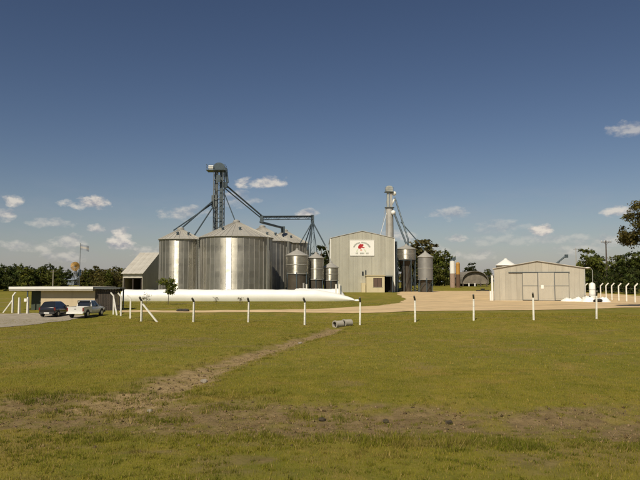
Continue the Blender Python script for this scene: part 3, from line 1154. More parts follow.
def elevator_two():
    D = 160
    cx = X(390, D)
    zg = gz(cx, D)
    zt = Z(187, D)
    root = empty('bucket_elevator', (cx, D, zg), 'pale grey bucket elevator tower rising behind the white gabled mill', 'elevator tower')
    zs = Z(208, D)
    MB().lathe(cx, D, [(1.08, zg - .1), (.95, zs)], 20).build('tower_casing', galv_matt, root, True)
    MB().lathe(cx, D, [(1.02, zs - .1), (1.22, zs), (1.22, zs + .16), (.9, zs + .2)], 20).build('collar', steel_mid, root)
    MB().box(cx - .65, cx - .05, D - .4, D + .4, zs, zt - .8).build('trunk', steel_pale, root)
    MB().box(cx + .1, cx + .7, D - .4, D + .4, zs, zt - 1.5).build('trunk', galv_matt, root)
    m = MB()
    m.prism([(cx + p[0], p[1]) for p in [(-.95, zt - 1.0), (.85, zt - 1.2)] + [(.9 * math.cos(t) - .05, zt - .35 + .65 * math.sin(t)) for t in np.linspace(0, math.pi, 9)]], 'y', D - .5, D + .5)
    m.build('head_housing', steel_pale, root)
    MB().box(cx - 1.2, cx + 1.0, D - .9, D + .9, zt - 1.35, zt - 1.22).build('platform', steel_mid, root)
    r = MB()
    for s in (-1.15, .95):
        r.bar((cx + s, D - .85, zt - 1.2), (cx + s, D - .85, zt - .2), .05)
    r.bar((cx - 1.15, D - .85, zt - .2), (cx + .95, D - .85, zt - .2), .05)
    r.build('railing', steel_mid, root)
    pts = [(P(394.2, 193.5, D), .55), (P(393.3, 212.5, D - 1.2), .58)]
    for (p, q) in pts:
        m = MB()
        m.lathe(p.x, p.y, [(q * math.cos(t), p.z + q * math.sin(t)) for t in np.linspace(-1.4, 1.4, 8)], 14)
        m.build('dust_bonnet', white_metal, root, True)
    MB().tube([P(391, 206, D), P(394.5, 199, D)], .22, 8).build('discharge_chute', white_metal, root)
    for (a, b, q) in ((P(395, 198, D), P(408, 239, 155), .20), (P(394.5, 214, D - 1), P(407, 245.5, 152.5), .24), (P(401, 222, 158), P(420, 244, 150), .13), (P(420, 244, 150), P(425, 252, 146.6), .13)):
        MB().tube([a, b], q, 9).build('spout', steel_dark, root, True)
    MB().tube([P(408, 239, 155), P(408, 247, 152.8)], .2, 9).build('spout', steel_dark, root, True)
    for (a, b) in ((P(386.6, 213, D - 1), P(380, 236, 152)), (P(388, 193, D), P(381, 234, 168))):
        MB().tube([a, b], .045, 6).build('guy_wire', white_metal, root)


elevator_two()


# ------------------------------------------------------------------ mill with sign
def mill():
    D = 145.0
    x0, x1 = X(330.5, D), X(394.5, D)
    zg = 1.2
    zl, zp = Z(238.5, D), Z(231.3, D)
    cx = (x0 + x1) / 2
    root = empty('mill_building', (cx, D, zg), 'pale corrugated gabled mill building carrying a white sign', 'building')
    n = 14
    top = lambda x: zl + (zp - zl) * (1 - abs(x - cx) / (x1 - cx)) ** .9
    for k in range(n):
        a, b = x0 + (x1 - x0) * k / n, x0 + (x1 - x0) * (k + 1) / n
        m = MB()
        poly = [(a + .008, zg - .1), (b - .008, zg - .1)] + [(t, top(t)) for t in np.linspace(b - .008, a + .008, 4)]
        y = D + (.012 if k % 2 else 0)
        m.prism(poly, 'y', y, y + .1)
        o = m.build('wall_sheet', mill_sheet, root)
    dep = 24
    MB().box(x0 + .01, x0 + .14, D + .13, D + dep, zg - .1, zl - .05).build('side_wall', mill_sheet, root)
    MB().box(x1 - .14, x1 - .01, D + .13, D + dep, zg - .1, zl - .05).build('side_wall', mill_sheet, root)
    MB().prism([(x0 + .15, zg), (x1 - .15, zg), (x1 - .15, zl - .05), (cx, zp - .15), (x0 + .15, zl - .05)], 'y', D + dep - .1, D + dep).build('rear_wall', mill_sheet, root)
    for s in (0, 1):
        m = MB()
        xs = np.linspace(x0 - .15, cx, 7) if s == 0 else np.linspace(cx, x1 + .15, 7)
        tt = lambda x: top(min(max(x, x0), x1)) + .03
        m.prism([(x, tt(x)) for x in xs] + [(x, tt(x) + .09) for x in xs[::-1]], 'y', D - .12, D + dep + .1)
        m.build('roof_slope', shed_roof, root)
    for xx in (x0 - .03, x1 + .03):
        MB().box(xx - .1, xx + .1, D - .06, D + .12, zg - .1, zl + .02).build('corner_trim', white_metal, root)
    # dark riser pipes beside the right corner
    p = MB()
    for q in (X(396.2, D), X(397.6, D)):
        p.tube([(q, D + 1.5, zg - .1), (q, D + 1.5, Z(241, D))], .16, 8)
    p.build('riser_pipe', steel_dark, root)
    # two small dark vents
    for (px0, px1, py0, py1) in ((362, 363.6, 271.5, 275.5), (365.2, 366.4, 270.2, 275.2)):
        v = MB().box(X(px0, D), X(px1, D), D - .09, D - .004, Z(py1, D), Z(py0, D)).build('wall_vent', steel_dark, root)
        MB().box(X(px0, D) + .05, X(px1, D) - .05, D - .12, D - .092, Z(py1, D) + .07, Z(py0, D) - .07).build('vent_opening', black, v)
    # sign
    sx0, sx1, sz0, sz1 = X(350, D), X(374.3, D), Z(255.6, D), Z(240, D)
    sg = empty('wall_sign', ((sx0 + sx1) / 2, D - .08, sz0), 'white board sign with red emblem and arched lettering on the mill front', 'sign')
    MB().box(sx0, sx1, D - .12, D - .03, sz0, sz1).build('board', sign_white, sg)
    fr = MB()
    yb = D - .135
    for (a, b) in (((sx0, sz0), (sx1, sz0)), ((sx1, sz0), (sx1, sz1)), ((sx1, sz1), (sx0, sz1)), ((sx0, sz1), (sx0, sz0))):
        fr.bar((a[0], yb, a[1]), (b[0], yb, b[1]), .05, .05)
    fr.build('frame', white_metal, sg)
    w, h = sx1 - sx0, sz1 - sz0
    scx, scz = sx0 + w * .49, sz0 + h * .40

    def flat(name, polys, m_, y):
        mb = MB()
        for q in polys:
            mb.prism([(scx + a * w, scz + b * h) for (a, b) in q], 'y', y - .012, y)
        o = mb.build(name, m_, sg)
        if len(polys) > 1:
            o['kind'] = 'stuff'            # strokes far too small to pick apart
        return o
    # unreadable arched lettering: upright strokes and cross strokes set along an arch
    ar = random.Random(12)
    strokes = []
    asp = w / h
    for i in range(19):
        if i == 8:
            continue
        t = math.pi * (1.0 - (.11 + .78 * i / 18))
        rx, rz = .345, .345 * asp * .82
        px_, pz_ = rx * math.cos(t), rz * math.sin(t)
        nx_, nz_ = math.cos(t), math.sin(t)
        tx, tz = nz_, -nx_

        def L(u, v, pu=px_, pv=pz_):
            return (pu + (tx * u + nx_ * v) * .036, pv + (tz * u + nz_ * v) * .036 * asp)
        for u0 in (-.42, .22):
            strokes.append([L(u0, -.85), L(u0 + .26, -.85), L(u0 + .26, .85), L(u0, .85)])
        v0 = ar.choice([-.8, -.1, .55])
        strokes.append([L(-.16, v0), L(.22, v0), L(.22, v0 + .34), L(-.16, v0 + .34)])
    flat('arched_lettering', strokes[:24], letter, D - .122)
    flat('arched_lettering', strokes[24:], letter, D - .122)
    base = []
    for i in range(15):
        if i in (3, 4, 10, 11):
            continue
        u = -.25 + .50 * i / 14
        for k in (0, .014):
            base.append([(u + k, -.31), (u + k + .008, -.31), (u + k + .008, -.21), (u + k, -.21)])
        v = -.31 + ar.choice([0, .04, .075])
        base.append([(u + .008, v), (u + .014, v), (u + .014, v + .025), (u + .008, v + .025)])
    flat('bottom_lettering', base, letter, D - .122)
    em = [(-.15, .06), (-.155, .16), (-.13, .25), (-.09, .31), (-.05, .37), (-.03, .31), (.0, .345), (.04, .33), (.075, .29), (.06, .22), (.03, .20), (.045, .15),
          (.11, .13), (.125, .08), (.07, .07), (.0, .10), (-.04, .085), (-.07, .02), (-.10, .05)]
    flat('emblem', [em], red_paint, D - .124)
    flat('emblem_base', [[(-.07, .06), (-.03, .08), (.0, .0), (.02, -.09), (-.03, -.12), (-.08, -.08), (-.055, -.01)]], pink_paint, D - .121)
    for s in (-1, 1):
        flat('leaf_spray', [[(s * .10 - .03, .02), (s * .17 - .03, -.02), (s * .20 - .03, -.13), (s * .15 - .03, -.20), (s * .16 - .03, -.10), (s * .13 - .03, -.04)]], leafpaint, D - .121)
    # cream annex at the foot of the front wall
    a0, a1, a2 = X(360.8, D), X(383.2, D), X(391, D)
    zt = Z(275, D - 3)
    yf = D - 3.2
    az = gz((a0 + a1) / 2, yf) - .1
    an = empty('masonry_annex', ((a0 + a1) / 2, yf, az), 'cream flat-roofed annex with brown window at the foot of the mill', 'building')
    wx0, wx1, wz0, wz1 = X(373.3, yf), X(382, yf), Z(287, yf), Z(278, yf)
    f = MB()
    xa = X(366.5, yf)
    f.box(xa, wx0, yf, yf + .2, az, zt - .18)
    f.box(wx1, a1, yf, yf + .2, az, zt - .18)
    f.box(wx0, wx1, yf, yf + .2, az, wz0)
    f.box(wx0, wx1, yf, yf + .2, wz1, zt - .18)
    f.build('front_wall', yellow_plaster, an)
    MB().box(xa, xa + .2, yf + .21, D - .13, az, zt - .18).build('side_wall', yellow_plaster, an)
    MB().box(a1 - .2, a1, yf + .21, D - .13, az, zt - .18).build('side_wall', yellow_plaster, an)
    MB().box(xa - .15, a1 + .15, yf - .18, D - .13, zt - .17, zt).build('roof_slab', yellow_plaster, an)
    MB().box(a0, xa - .16, yf + .8, D - .13, az, Z(283, yf)).build('low_wall', yellow_plaster, an)
    wn = MB().box(wx0 + .01, wx1 - .01, yf + .06, yf + .12, wz0 + .01, wz1 - .01).build('window', brown_shutter, an)
    fr = MB()
    for xx in (wx0 + .05, (wx0 + wx1) / 2, wx1 - .05):
        fr.box(xx - .045, xx + .045, yf + .03, yf + .058, wz0 + .012, wz1 - .012)
    fr.build('window_frame', plank_dark, wn)
    MB().box(wx0 - .1, wx1 + .1, yf - .07, yf - .003, wz0 - .10, wz0 - .005).build('window_sill', concrete, wn)
    # open porch right of the annex
    MB().box(a1 + .16, a2 + .1, yf + .1, D - .13, Z(276.6, yf), Z(275.6, yf)).build('porch_roof', steel_mid, an)
    MB().box(a2 - .12, a2 + .04, yf + .12, yf + .28, az, Z(276.7, yf)).build('porch_post', steel_dark, an)
    MB().box(a1 + .16, a2 - .15, D - .4, D - .3, az, Z(276.7, yf)).build('porch_shade', black, an)  # black panel added as the shaded inside of the porch
    MB().box(a2 - .1, a2 + .02, yf + .3, D - .3, az, Z(276.7, yf)).build('porch_side', plank_dark, an)


mill()


# ------------------------------------------------------------------ gabled shed left of the bins
def gable_shed():
    D1, D2 = 122.0, 134.0
    xr = X(142.6, D1)
    xl = X(122.8, D1)
    ze, zr = Z(273, D1), Z(253, D2)
    zg = gz(xr, D1)
    root = empty('gabled_shed', ((xl + xr) / 2, D1, zg), 'open gabled shed with pale sloping roof left of the narrow bin', 'shed')
    D3 = D2 + (D2 - D1)
    n = 8
    th = .08
    xo0, xo1 = xl - .2, xr + .2
    for (ya, yb, za, zb, nm) in ((D1 - .5, D2, ze - .15, zr, 'roof_sheet'), (D3 + .5, D2, ze - .15, zr, 'roof_sheet')):
        for k in range(n):
            a, b = xo0 + (xo1 - xo0) * k / n, xo0 + (xo1 - xo0) * (k + 1) / n
            e = .02 if k % 2 else 0
            MB().add([(a, ya, za + e), (b, ya, za + e), (b, yb, zb + e), (a, yb, zb + e), (a, ya, za + e + th), (b, ya, za + e + th), (b, yb, zb + e + th), (a, yb, zb + e + th)],
                     [(0, 3, 2, 1), (4, 5, 6, 7), (0, 1, 5, 4), (1, 2, 6, 5), (2, 3, 7, 6), (3, 0, 4, 7)]).build(nm, shed_roof, root)
    prof = [(D1, zg - .1), (D3, zg - .1), (D3, ze - .1), (D2, zr - .1), (D1, ze - .1)]
    # end wall in vertical sheets
    m = 12
    for k in range(m):
        a, b = D1 + (D3 - D1) * k / m, D1 + (D3 - D1) * (k + 1) / m
        tz = lambda y: ze - .1 + (zr - ze) * (1 - abs(y - D2) / (D2 - D1))
        e = .012 if k % 2 else 0
        MB().prism([(a + .006, zg - .1), (b - .006, zg - .1), (b - .006, tz(b)), (a + .006, tz(a))], 'x', xr - .1 + e, xr + e).build('end_sheet', shed_sheet, root)
    MB().prism(prof, 'x', xl, xl + .1).build('end_wall', shed_sheet, root)
    MB().box(xl + .11, xr - .11, D1 - .04, D1 + .08, Z(278, D1), ze - .2).build('fascia', shed_roof, root)
    MB().box(xl + .11, xr - .11, D3 - .15, D3 - .05, zg, ze - .2).build('rear_wall', plank_dark, root)  # dark colour stands for the shaded interior
    for x in (xl + .2, (xl + xr) / 2, xr - .25):
        MB().box(x - .1, x + .1, D1 + .1, D1 + .3, zg - .1, ze - .3).build('post', plank_dark, root)  # coloured dark to sink into the interior shade


gable_shed()


# ------------------------------------------------------------------ grain bags
def grain_bag(label, xa, xb, y, w, h, taper_r, taper_l, seed, slope=0.0):
    n, k = 90, 18
    ym = y
    vs, fs = [], []
    rr = random.Random(seed)
    for i in range(n + 1):
        t = i / n
        x = xa + (xb - xa) * t
        dr, dl = (xb - x) / taper_r, (x - xa) / taper_l
        s = min(1, max(0, dr)) ** .55 * min(1, max(0, dl)) ** .5
        s = max(s, .04)
        hh = h * s * (1 + .018 * math.sin(x * .55 + seed) + .012 * math.sin(x * 2.3 + seed * 2) + .012 * rr.uniform(-1, 1))
        ww = w * (0.55 + .45 * s) * (1 + .02 * math.sin(x * 1.3))
        yy = ym + slope * (x - xa) + .12 * math.sin(x * .25 + seed)
        g = gz(x, yy) - .02
        for j in range(k):
            a = 2 * math.pi * j / k
            ca, sa = math.cos(a), math.sin(a)
            py = yy + math.copysign(abs(ca) ** .8, ca) * ww / 2
            pz = g + (max(0, (sa + .62) / 1.62) ** .85) * hh if sa > -.62 else g
            vs.append((x, py, pz))
    for i in range(n):
        for j in range(k):
            fs.append((i * k + j, i * k + (j + 1) % k, (i + 1) * k + (j + 1) % k, (i + 1) * k + j))
    fs.append(tuple(range(k)))
    fs.append(tuple(n * k + j for j in range(k - 1, -1, -1)))
    m = MB().add(vs, fs)
    root = empty('grain_bag', (xa, y, gz(xa, y)), label, 'grain bag', 'white plastic grain bags')
    m.build('bag', bagw, root, True)
    q = xb - .1
    yy = ym + slope * (q - xa)
    MB().tube([(q - .3, yy, gz(q, yy) + .12), (q + .4, yy - .1, gz(q, yy) + .10), (q + .8, yy - .05, gz(q, yy) + .03)], [.10, .16, .03], 8).build('tied_end', bagw, root)
    return root


grain_bag('long low white grain bag lying in front of the bins', X(118.5, 100), X(356.5, 100), 101.3, 3.0, 1.85, 6.5, .5, 1, 0)
grain_bag('shorter white grain bag lying behind the long one', X(290, 108), X(346, 108), 108.5, 2.8, 1.85, 1.2, 1.0, 4)

for (px, D, top, nm, lb, mt) in ((303.6, 113, 283.5, 'marker_post', 'thin grey post behind the bag below the wide hopper tank', galv_matt), (306.5, 113, 284.5, 'marker_post', 'short pale post behind the bag right of a thin grey post', post_white),
                                 (336, 104.5, 284.5, 'marker_post', 'white post at the tapered end of the grain bag', post_white), (339.3, 104.6, 284.3, 'marker_post', 'white post with dark side nearest the mill by the bag end', post_white)):
    x = X(px, D)
    g = gz(x, D)
    z = Z(top, D)
    r = empty(nm, (x, D, g), lb, 'post', 'posts standing behind the grain bags')
    MB().box(x - .13, x + .13, D - .13, D + .13, g - .1, z).build('shaft', mt, r)
    MB().box(x - .16, x + .16, D - .16, D + .16, z, z + .08).build('cap', mt, r)
    if px > 339:
        MB().box(x + .16, x + .36, D - .1, D + .1, g - .1, z - .2).build('dark_side', steel_dark, r)  # dark bar along the right side of this post


# ------------------------------------------------------------------ right shed
def right_shed():
    D = 102.0
    x0, x1 = X(494, D), X(583.3, D)
    cx = X(537.5, D)
    zg = gz(cx, D)
    zl, zp, zr = Z(268.5, D), Z(261.3, D), Z(268.2, D)
    root = empty('storage_shed', (cx, D, zg), 'grey metal storage shed with sliding doors on the sandy yard', 'shed')

    def top(x):
        return zl + (zp - zl) * (x - x0) / (cx - x0) if x < cx else zr + (zp - zr) * (x1 - x) / (x1 - cx)
    d0, d1 = X(522.5, D), X(568.2, D)
    dz = Z(272.8, D)
    edges = [x0] + list(np.linspace(x0, d0, 6)[1:]) + list(np.linspace(d0, d1, 8)[1:]) + list(np.linspace(d1, x1, 4)[1:])
    for k in range(len(edges) - 1):
        a, b = edges[k], edges[k + 1]
        e = .012 if k % 2 else 0
        lo = dz - .05 if (a >= d0 - .01 and b <= d1 + .01) else zg - .1
        MB().prism([(a + .006, lo), (b - .006, lo), (b - .006, top(b - .006)), ((a + b) / 2 if a < cx < b else (a + b) / 2, top(cx) if a < cx < b else top((a + b) / 2)), (a + .006, top(a + .006))], 'y', D + e, D + .1 + e).build('wall_sheet', shed_sheet, root)
    dep = 17
    for xx in (x0, x1 - .1):
        for k in range(8):
            a, b = D + .13 + (dep - .2) * k / 8, D + .13 + (dep - .2) * (k + 1) / 8
            MB().box(xx + (.01 if k % 2 else 0), xx + .1, a, b - .01, zg - .1, zl - .04).build('side_sheet', shed_sheet, root)
    MB().prism([(x0 + .11, zg), (x1 - .11, zg), (x1 - .11, zr - .05), (cx, zp - .1), (x0 + .11, zl - .05)], 'y', D + dep, D + dep + .1).build('rear_wall', shed_sheet, root)
    for (a, b, za, zb) in ((x0 - .2, cx, zl - .03, zp + .03), (cx, x1 + .2, zp + .03, zr - .03)):
        m = MB()
        m.prism([(a, za), (b, zb), (b, zb + .09), (a, za + .09)], 'y', D - .2, D + dep + .2)
        m.build('roof_slope', shed_roof, root)
    MB().box(X(508.7, D), d1 + .1, D - .16, D - .02, dz + .02, dz + .14).build('door_rail', steel_dark, root)
    xs = [d0, X(538, D), X(554, D), d1]
    for k in range(3):
        a, b = xs[k], xs[k + 1]
        y = D - .09 - (.05 if k == 1 else 0)
        dr = empty('sliding_door', ((a + b) / 2, y, zg))
        dr.parent = root
        dr.location = Vector(((a + b) / 2, y, zg)) - root.location
        m = MB().box(a + .03, b - .03, y, y + .04, zg + .08, dz)
        m.build('leaf', shed_sheet, dr)
        fr = MB()
        for (p, q) in (((a + .05, zg + .1), (a + .05, dz - .02)), ((b - .05, zg + .1), (b - .05, dz - .02)), ((a + .06, zg + 1.2 * 2), (b - .06, zg + 2.4)), ((a + .06, zg + .14), (b - .06, zg + .14))):
            fr.bar((p[0], y - .022, p[1]), (q[0], y - .022, q[1]), .07, .035, up=(0, 1, 0))
        fr.build('door_frame', steel_mid if k != 1 else galv_matt, dr)
    q0, q1 = X(540.8, D), X(543.4, D)
    MB().box(q0, q1, D - .185, D - .17, Z(288.6, D), Z(285, D)).build('paper_notice', sign_white, root)
    MB().box(x0 - .03, x0 + .12, D - .05, D - .004, zg - .1, zl).build('corner_trim', galv_matt, root)
    MB().box(x1 - .12, x1 + .03, D - .05, D - .004, zg - .1, zr).build('corner_trim', galv_matt, root)
    root.rotation_euler.z = -R(16)          # the shed's long side points away along the line of sight
    root.scale.x = .965
    # white pipe post by the left corner
    D += 1.6
    p = empty('white_pipe', (X(492.2, D - .6), D - .6, zg), 'tall white pipe standing against the left corner of the storage shed', 'pipe')
    x = X(492.2, D - .6)
    MB().tube([(x, D - .6, zg - .1), (x, D - .6, Z(275.5, D))], .17, 10).build('shaft', white_metal, p, True)
    MB().tube([(x - .26, D - .62, zg - .05), (x - .26, D - .62, Z(291, D))], .2, 10).build('short_riser', white_metal, p, True)
    MB().tube([(x, D - .6, Z(275.5, D)), (x, D - .6, Z(274.8, D))], .21, 10).build('collar', galv_matt, p)


right_shed()


def small_bin():
    D = 130.0
    cx = X(506, D)
    zg = gz(cx, D)
    e, pk = Z(265.2, D), Z(259.3, D)
    root = empty('grain_bin', (cx, D, zg), 'small bin with white conical roof peeping over the storage shed', 'grain bin')
    MB().lathe(cx, D, [(1.9, zg - .1), (1.9, e)], 28).build('wall', galv_small, root, True)
    MB().lathe(cx, D, [(2.08, e - .05), (2.08, e), (.3, pk)], 28).build('roof', white_metal, root, True)
    MB().lathe(cx, D, [(.3, pk - .05), (.3, pk + .15), (.1, pk + .2)], 12).build('roof_cap', white_metal, root)


small_bin()


def auger():
    a, b = P(546, 272, 128), P(566.5, 255.3, 128)
    g = gz(a.x, a.y)
    root = empty('grain_auger', (a.x, a.y, g), 'dark grain auger tube slanting up behind the storage shed roof', 'auger')
    d = (b - a).normalized()
    low = a - d * ((a.z - g - .3) / d.z)
    MB().tube([low, b], .17, 10).build('tube', steel_dark, root)
    MB().box(b.x - .3, b.x + .25, b.y - .25, b.y + .25, b.z - .5, b.z + .15).build('discharge_spout', steel_dark, root)
    m = MB()
    mid = low.lerp(b, .6)
    for s in (-1.1, 1.1):
        m.bar((mid.x + .6, mid.y + s, g), mid, .09)
    m.build('support_leg', steel_dark, root)
    MB().bar(low.lerp(b, .25) + Vector((0, 0, -.5)), low.lerp(b, .85) + Vector((0, 0, -.35)), .08).build('truss_rod', steel_dark, root)
    MB().box(low.x - .4, low.x + .5, low.y - .4, low.y + .4, g, g + .5).build('intake_hopper', steel_mid, root)


auger()


# ------------------------------------------------------------------ fences
def make_post_meshes(h, arm, w=.15):
    """shaft and bent arm; the arm leans towards -Y of the post"""
    s = MB()
    s.add([(-w / 2, -w / 2, -.3), (w / 2, -w / 2, -.3), (w / 2, w / 2, -.3), (-w / 2, w / 2, -.3),
           (-w * .42, -w * .42, h), (w * .42, -w * .42, h), (w * .42, w * .42, h), (-w * .42, w * .42, h)],
          [(0, 3, 2, 1), (4, 5, 6, 7), (0, 1, 5, 4), (1, 2, 6, 5), (2, 3, 7, 6), (3, 0, 4, 7)])
    a = MB().bar((0, .02, h - .06), (0, -arm * .75, h + arm * .72), w * .84, w * .84)
    return s.mesh('post'), a.mesh('arm')


def perimeter_fence():
    ps = [(141.3, 321.5), (193.4, 322), (248.3, 322.3), (304.8, 325), (360, 325), (415.4, 322), (473.8, 320.5), (533.8, 320), (596.5, 319), (661, 318)]
    pts = [at(*p) for p in ps]
    tops = [297, 298, 298, 298, 297.5, 296, 294.5, 293, 291, 290]
    root = empty('perimeter_fence', pts[0], 'front wire fence on white concrete posts crossing the field', 'fence')
    me, ar = make_post_meshes(1.78, .42)
    me.materials.append(post_white)
    ar.materials.append(post_arm_shade)
    heads = []
    for i, (p, tp) in enumerate(zip(pts, tops)):
        Hh = P(320, tp, p.y).z - p.z
        sc = Hh / 2.08
        o = bpy.data.objects.new('post', me)
        o.parent = root
        o.location = p - root.location
        o.rotation_euler = (random.uniform(-.02, .02), random.uniform(-.02, .02), -.35 + random.uniform(-.1, .1))
        o.scale = (1, 1, sc)
        col.objects.link(o)
        q = bpy.data.objects.new('arm', ar)
        q.parent = o
        col.objects.link(q)
        heads.append((p, 1.78 * sc))
    b0 = pts[0]
    a = at(158, 322)
    MB().bar(b0 + Vector((.1, 0, 1.55)), a + Vector((0, 0, -.1)), .12).build('brace', post_white, root)
    for f in (.12, .38, .64, .9):
        for (p, h1), (q, h2) in zip(heads[:-1], heads[1:]):
            MB().tube([p + Vector((0, -.08, h1 * f)), q + Vector((0, -.08, h2 * f))], .004, 4, False).build('wire', wire_m, root)
    # fence running back on the left to the flat-roofed building
    ps = [(130.2, 318.5), (120.8, 316), (113.3, 314.5)]
    pts2 = [at(*p) for p in ps]
    root2 = empty('side_fence', pts2[0], 'side fence of bent white posts running back to the dark planks', 'fence')
    prev = None
    for p, tp in zip(pts2, (295.5, 293, 292.5)):
        Hh = P(320, tp, p.y).z - p.z
        sc = Hh / 2.08
        o = bpy.data.objects.new('post', me)
        o.parent = root2
        o.location = p - root2.location
        o.rotation_euler = (0, random.uniform(-.03, .03), -1.45)
        o.scale = (1, 1, sc)
        col.objects.link(o)
        q = bpy.data.objects.new('arm', ARMW)
        q.parent = o
        col.objects.link(q)
        if prev is not None:
            for f in (.38, .64, .9):
                MB().tube([prev[0] + Vector((-.08, 0, prev[1] * f)), p + Vector((-.08, 0, 1.78 * sc * f))], .004, 4, False).build('wire', wire_m, root2)
        prev = (p, 1.78 * sc)
    p = pts2[-1]
    e = at(117.2, 315.2)
    MB().bar(p + Vector((.02, -.1, 1.75)), e + Vector((0, -.1, -.1)), .12).build('brace', post_white, root2)
    # far left gate posts
    root3 = empty('left_fence', at(12.5, 313), 'pale concrete fence with diagonal brace left of the flat-roofed building', 'fence')
    for (px, py, tp, arm) in ((12.5, 313, 292.5, True), (-14, 313, 292.5, True), (19, 314, 297.5, False), (27.6, 313.8, 297, False)):
        p = at(px, py)
        Hh = P(320, tp, p.y).z - p.z
        sc = Hh / (2.08 if arm else 1.78)
        o = bpy.data.objects.new('post', me)
        o.parent = root3
        o.location = p - root3.location
        o.rotation_euler = (0, 0, 1.2)
        o.scale = (1.1, 1.1, sc) if arm else (1.3, 1.3, sc)
        col.objects.link(o)
        if arm:
            q = bpy.data.objects.new('arm', ARMW)
            q.parent = o
            col.objects.link(q)
    p = at(12.5, 313)
    q = at(2.5, 313)
    MB().bar(p + Vector((0, .1, 1.5)), q + Vector((0, .1, 0)), .12).build('brace', post_white, root3)
    a, b = at(-14, 313), at(12.5, 313)
    for f in (.3, .7, 1.1, 1.5):
        MB().tube([a + Vector((0, 0, f)), b + Vector((0, 0, f))], .008, 4, False).build('wire', wire_m, root3)
    g = at(26, 313.8)
    zc = P(26, 300, g.y)
    MB().box(zc.x - .14, zc.x + .14, g.y - .16, g.y - .12, zc.z - .16, zc.z + .16).build('notice_plate', sign_white, root3)
    # right fence
    ps = [(585.4, 298.3), (600.8, 299.2), (606.2, 299.6), (612, 300.2), (618.9, 300.8), (626.6, 301.6), (635.2, 302.5), (646, 303.6)]
    tops = [283.2, 283.2, 283.0, 283.0, 283.2, 283.3, 283.4, 283.4]
    me4, ar4 = make_post_meshes(2.3, .55, .2)
    me4.materials.append(post_white)
    ar4.materials.append(post_white)
    pts = [at(*p) for p in ps]
    root4 = empty('yard_fence', pts[-1], 'row of bent white posts receding past the right of the storage shed', 'fence')
    prev = None
    for p, tp in zip(pts, tops):
        sc = (P(320, tp, p.y).z - p.z) / 2.7
        o = bpy.data.objects.new('post', me4)
        o.parent = root4
        o.location = p - root4.location
        o.rotation_euler = (0, random.uniform(-.02, .02), 1.25)
        o.scale = (1, 1, sc)
        col.objects.link(o)
        q = bpy.data.objects.new('arm', ar4)
        q.parent = o
        col.objects.link(q)
        if prev is not None:
            for f in (.35, .6, .85):
                MB().tube([prev[0] + Vector((.1, 0, prev[1] * f)), p + Vector((.1, 0, 2.3 * sc * f))], .008, 4, False).build('wire', wire_m, root4)
        prev = (p, 2.3 * sc)


_m, ARMW = make_post_meshes(1.78, .42)
ARMW.materials.append(post_white)
perimeter_fence()


# ------------------------------------------------------------------ culvert pipes and stones
def culvert():
    a = at(334.5, 327.6)
    d = Vector((.80, .60, .02)).normalized()
    for k, (off, sh, lb) in enumerate(((0, 0, 'concrete culvert pipe section with dark open mouth at the ditch'), (.95, .10, 'second concrete pipe section lying behind the open one'))):
        c = a + d * (off) + Vector((0, sh, 0))
        r = .30
        c = Vector((c.x, c.y, gz(c.x, c.y) + r - .05))
        e = c + d * .80
        root = empty('culvert_pipe', (c.x, c.y, c.z - r), lb, 'pipe', 'concrete culvert pipes')
        s = d.cross(Vector((0, 0, 1))).normalized()
        u = s.cross(d)
        vs, fs = [], []
        n = 18
        for (p, rad) in ((c, r * 1.12), (c + d * .12, r * 1.12), (c + d * .13, r), (e, r), (e, r * .8), (c, r * .8)):
            for j in range(n):
                t = 2 * math.pi * j / n
                vs.append(p + (s * math.cos(t) + u * math.sin(t)) * rad)
        for i in range(6):
            for j in range(n):
                fs.append((i * n + j, i * n + (j + 1) % n, ((i + 1) % 6) * n + (j + 1) % n, ((i + 1) % 6) * n + j))
        MB().add(vs, fs).build('shell', concrete, root, True)
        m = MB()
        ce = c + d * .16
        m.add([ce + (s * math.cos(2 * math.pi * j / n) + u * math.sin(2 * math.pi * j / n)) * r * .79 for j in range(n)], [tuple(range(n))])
        m.build('mouth_shade', mat('pipe_mouth_shade', (.03, .025, .018), .9), root)  # near-black disc painting the shade inside the pipe mouth


culvert()


def rock(label, p, r, m, group=None, name='stone', sx=1.0):
    vs, fs = [], []
    n, k = 9, 6
    s = random.random() * 50
    for i in range(k + 1):
        t = math.pi * i / k
        for j in range(n):
            a = 2 * math.pi * j / n
            q = Vector((math.sin(t) * math.cos(a), math.sin(t) * math.sin(a), math.cos(t)))
            f = 1 + .32 * mnoise.noise(q * 1.6 + Vector((s, s, s)))
            vs.append((p.x + q.x * r * f * sx, p.y + q.y * r * f, p.z + (q.z * .62 + .35) * r * f))
    for i in range(k):
        for j in range(n):
            fs.append((i * n + j, i * n + (j + 1) % n, (i + 1) * n + (j + 1) % n, (i + 1) * n + j))
    o = MB().add(vs, fs).build(name, m, None, False, origin=p)
    return tag(o, label, 'stone' if name == 'stone' else name.replace('_', ' '), group)


rock('pale stone beside the channel halfway along', at(204, 382.5), .13, stone_m, 'stones in the ditch')
for (px, py, r, lb) in ((322, 421, .10, 'dark clod in the middle of the muddy strip'), (386, 422.5, .09, 'dark clod right of the middle of the muddy strip'), (449, 424, .10, 'dark clod nearest the right of the muddy strip'),
                        (300, 344, .12, 'stone in the upper channel below the culvert pipes'), (150, 412, .08, 'small stone in the mud at the left')):
    rock(lb, at(px, py), r, mat('dark_clod', (.05, .038, .022), .95, 0, .2, 8) if 'clod' in lb else stone_m, 'clods in the muddy strip' if 'clod' in lb else 'stones in the ditch')
for (px, lb) in ((180.5, 'dark lump on the track edge, left one of two'), (185.5, 'dark lump on the track edge, right one of two')):
    rock(lb, at(px, 311.6), .32, mat('dark_lump', (.04, .035, .03), .9, 0, .2, 4), 'dark lumps on the track', sx=1.3)


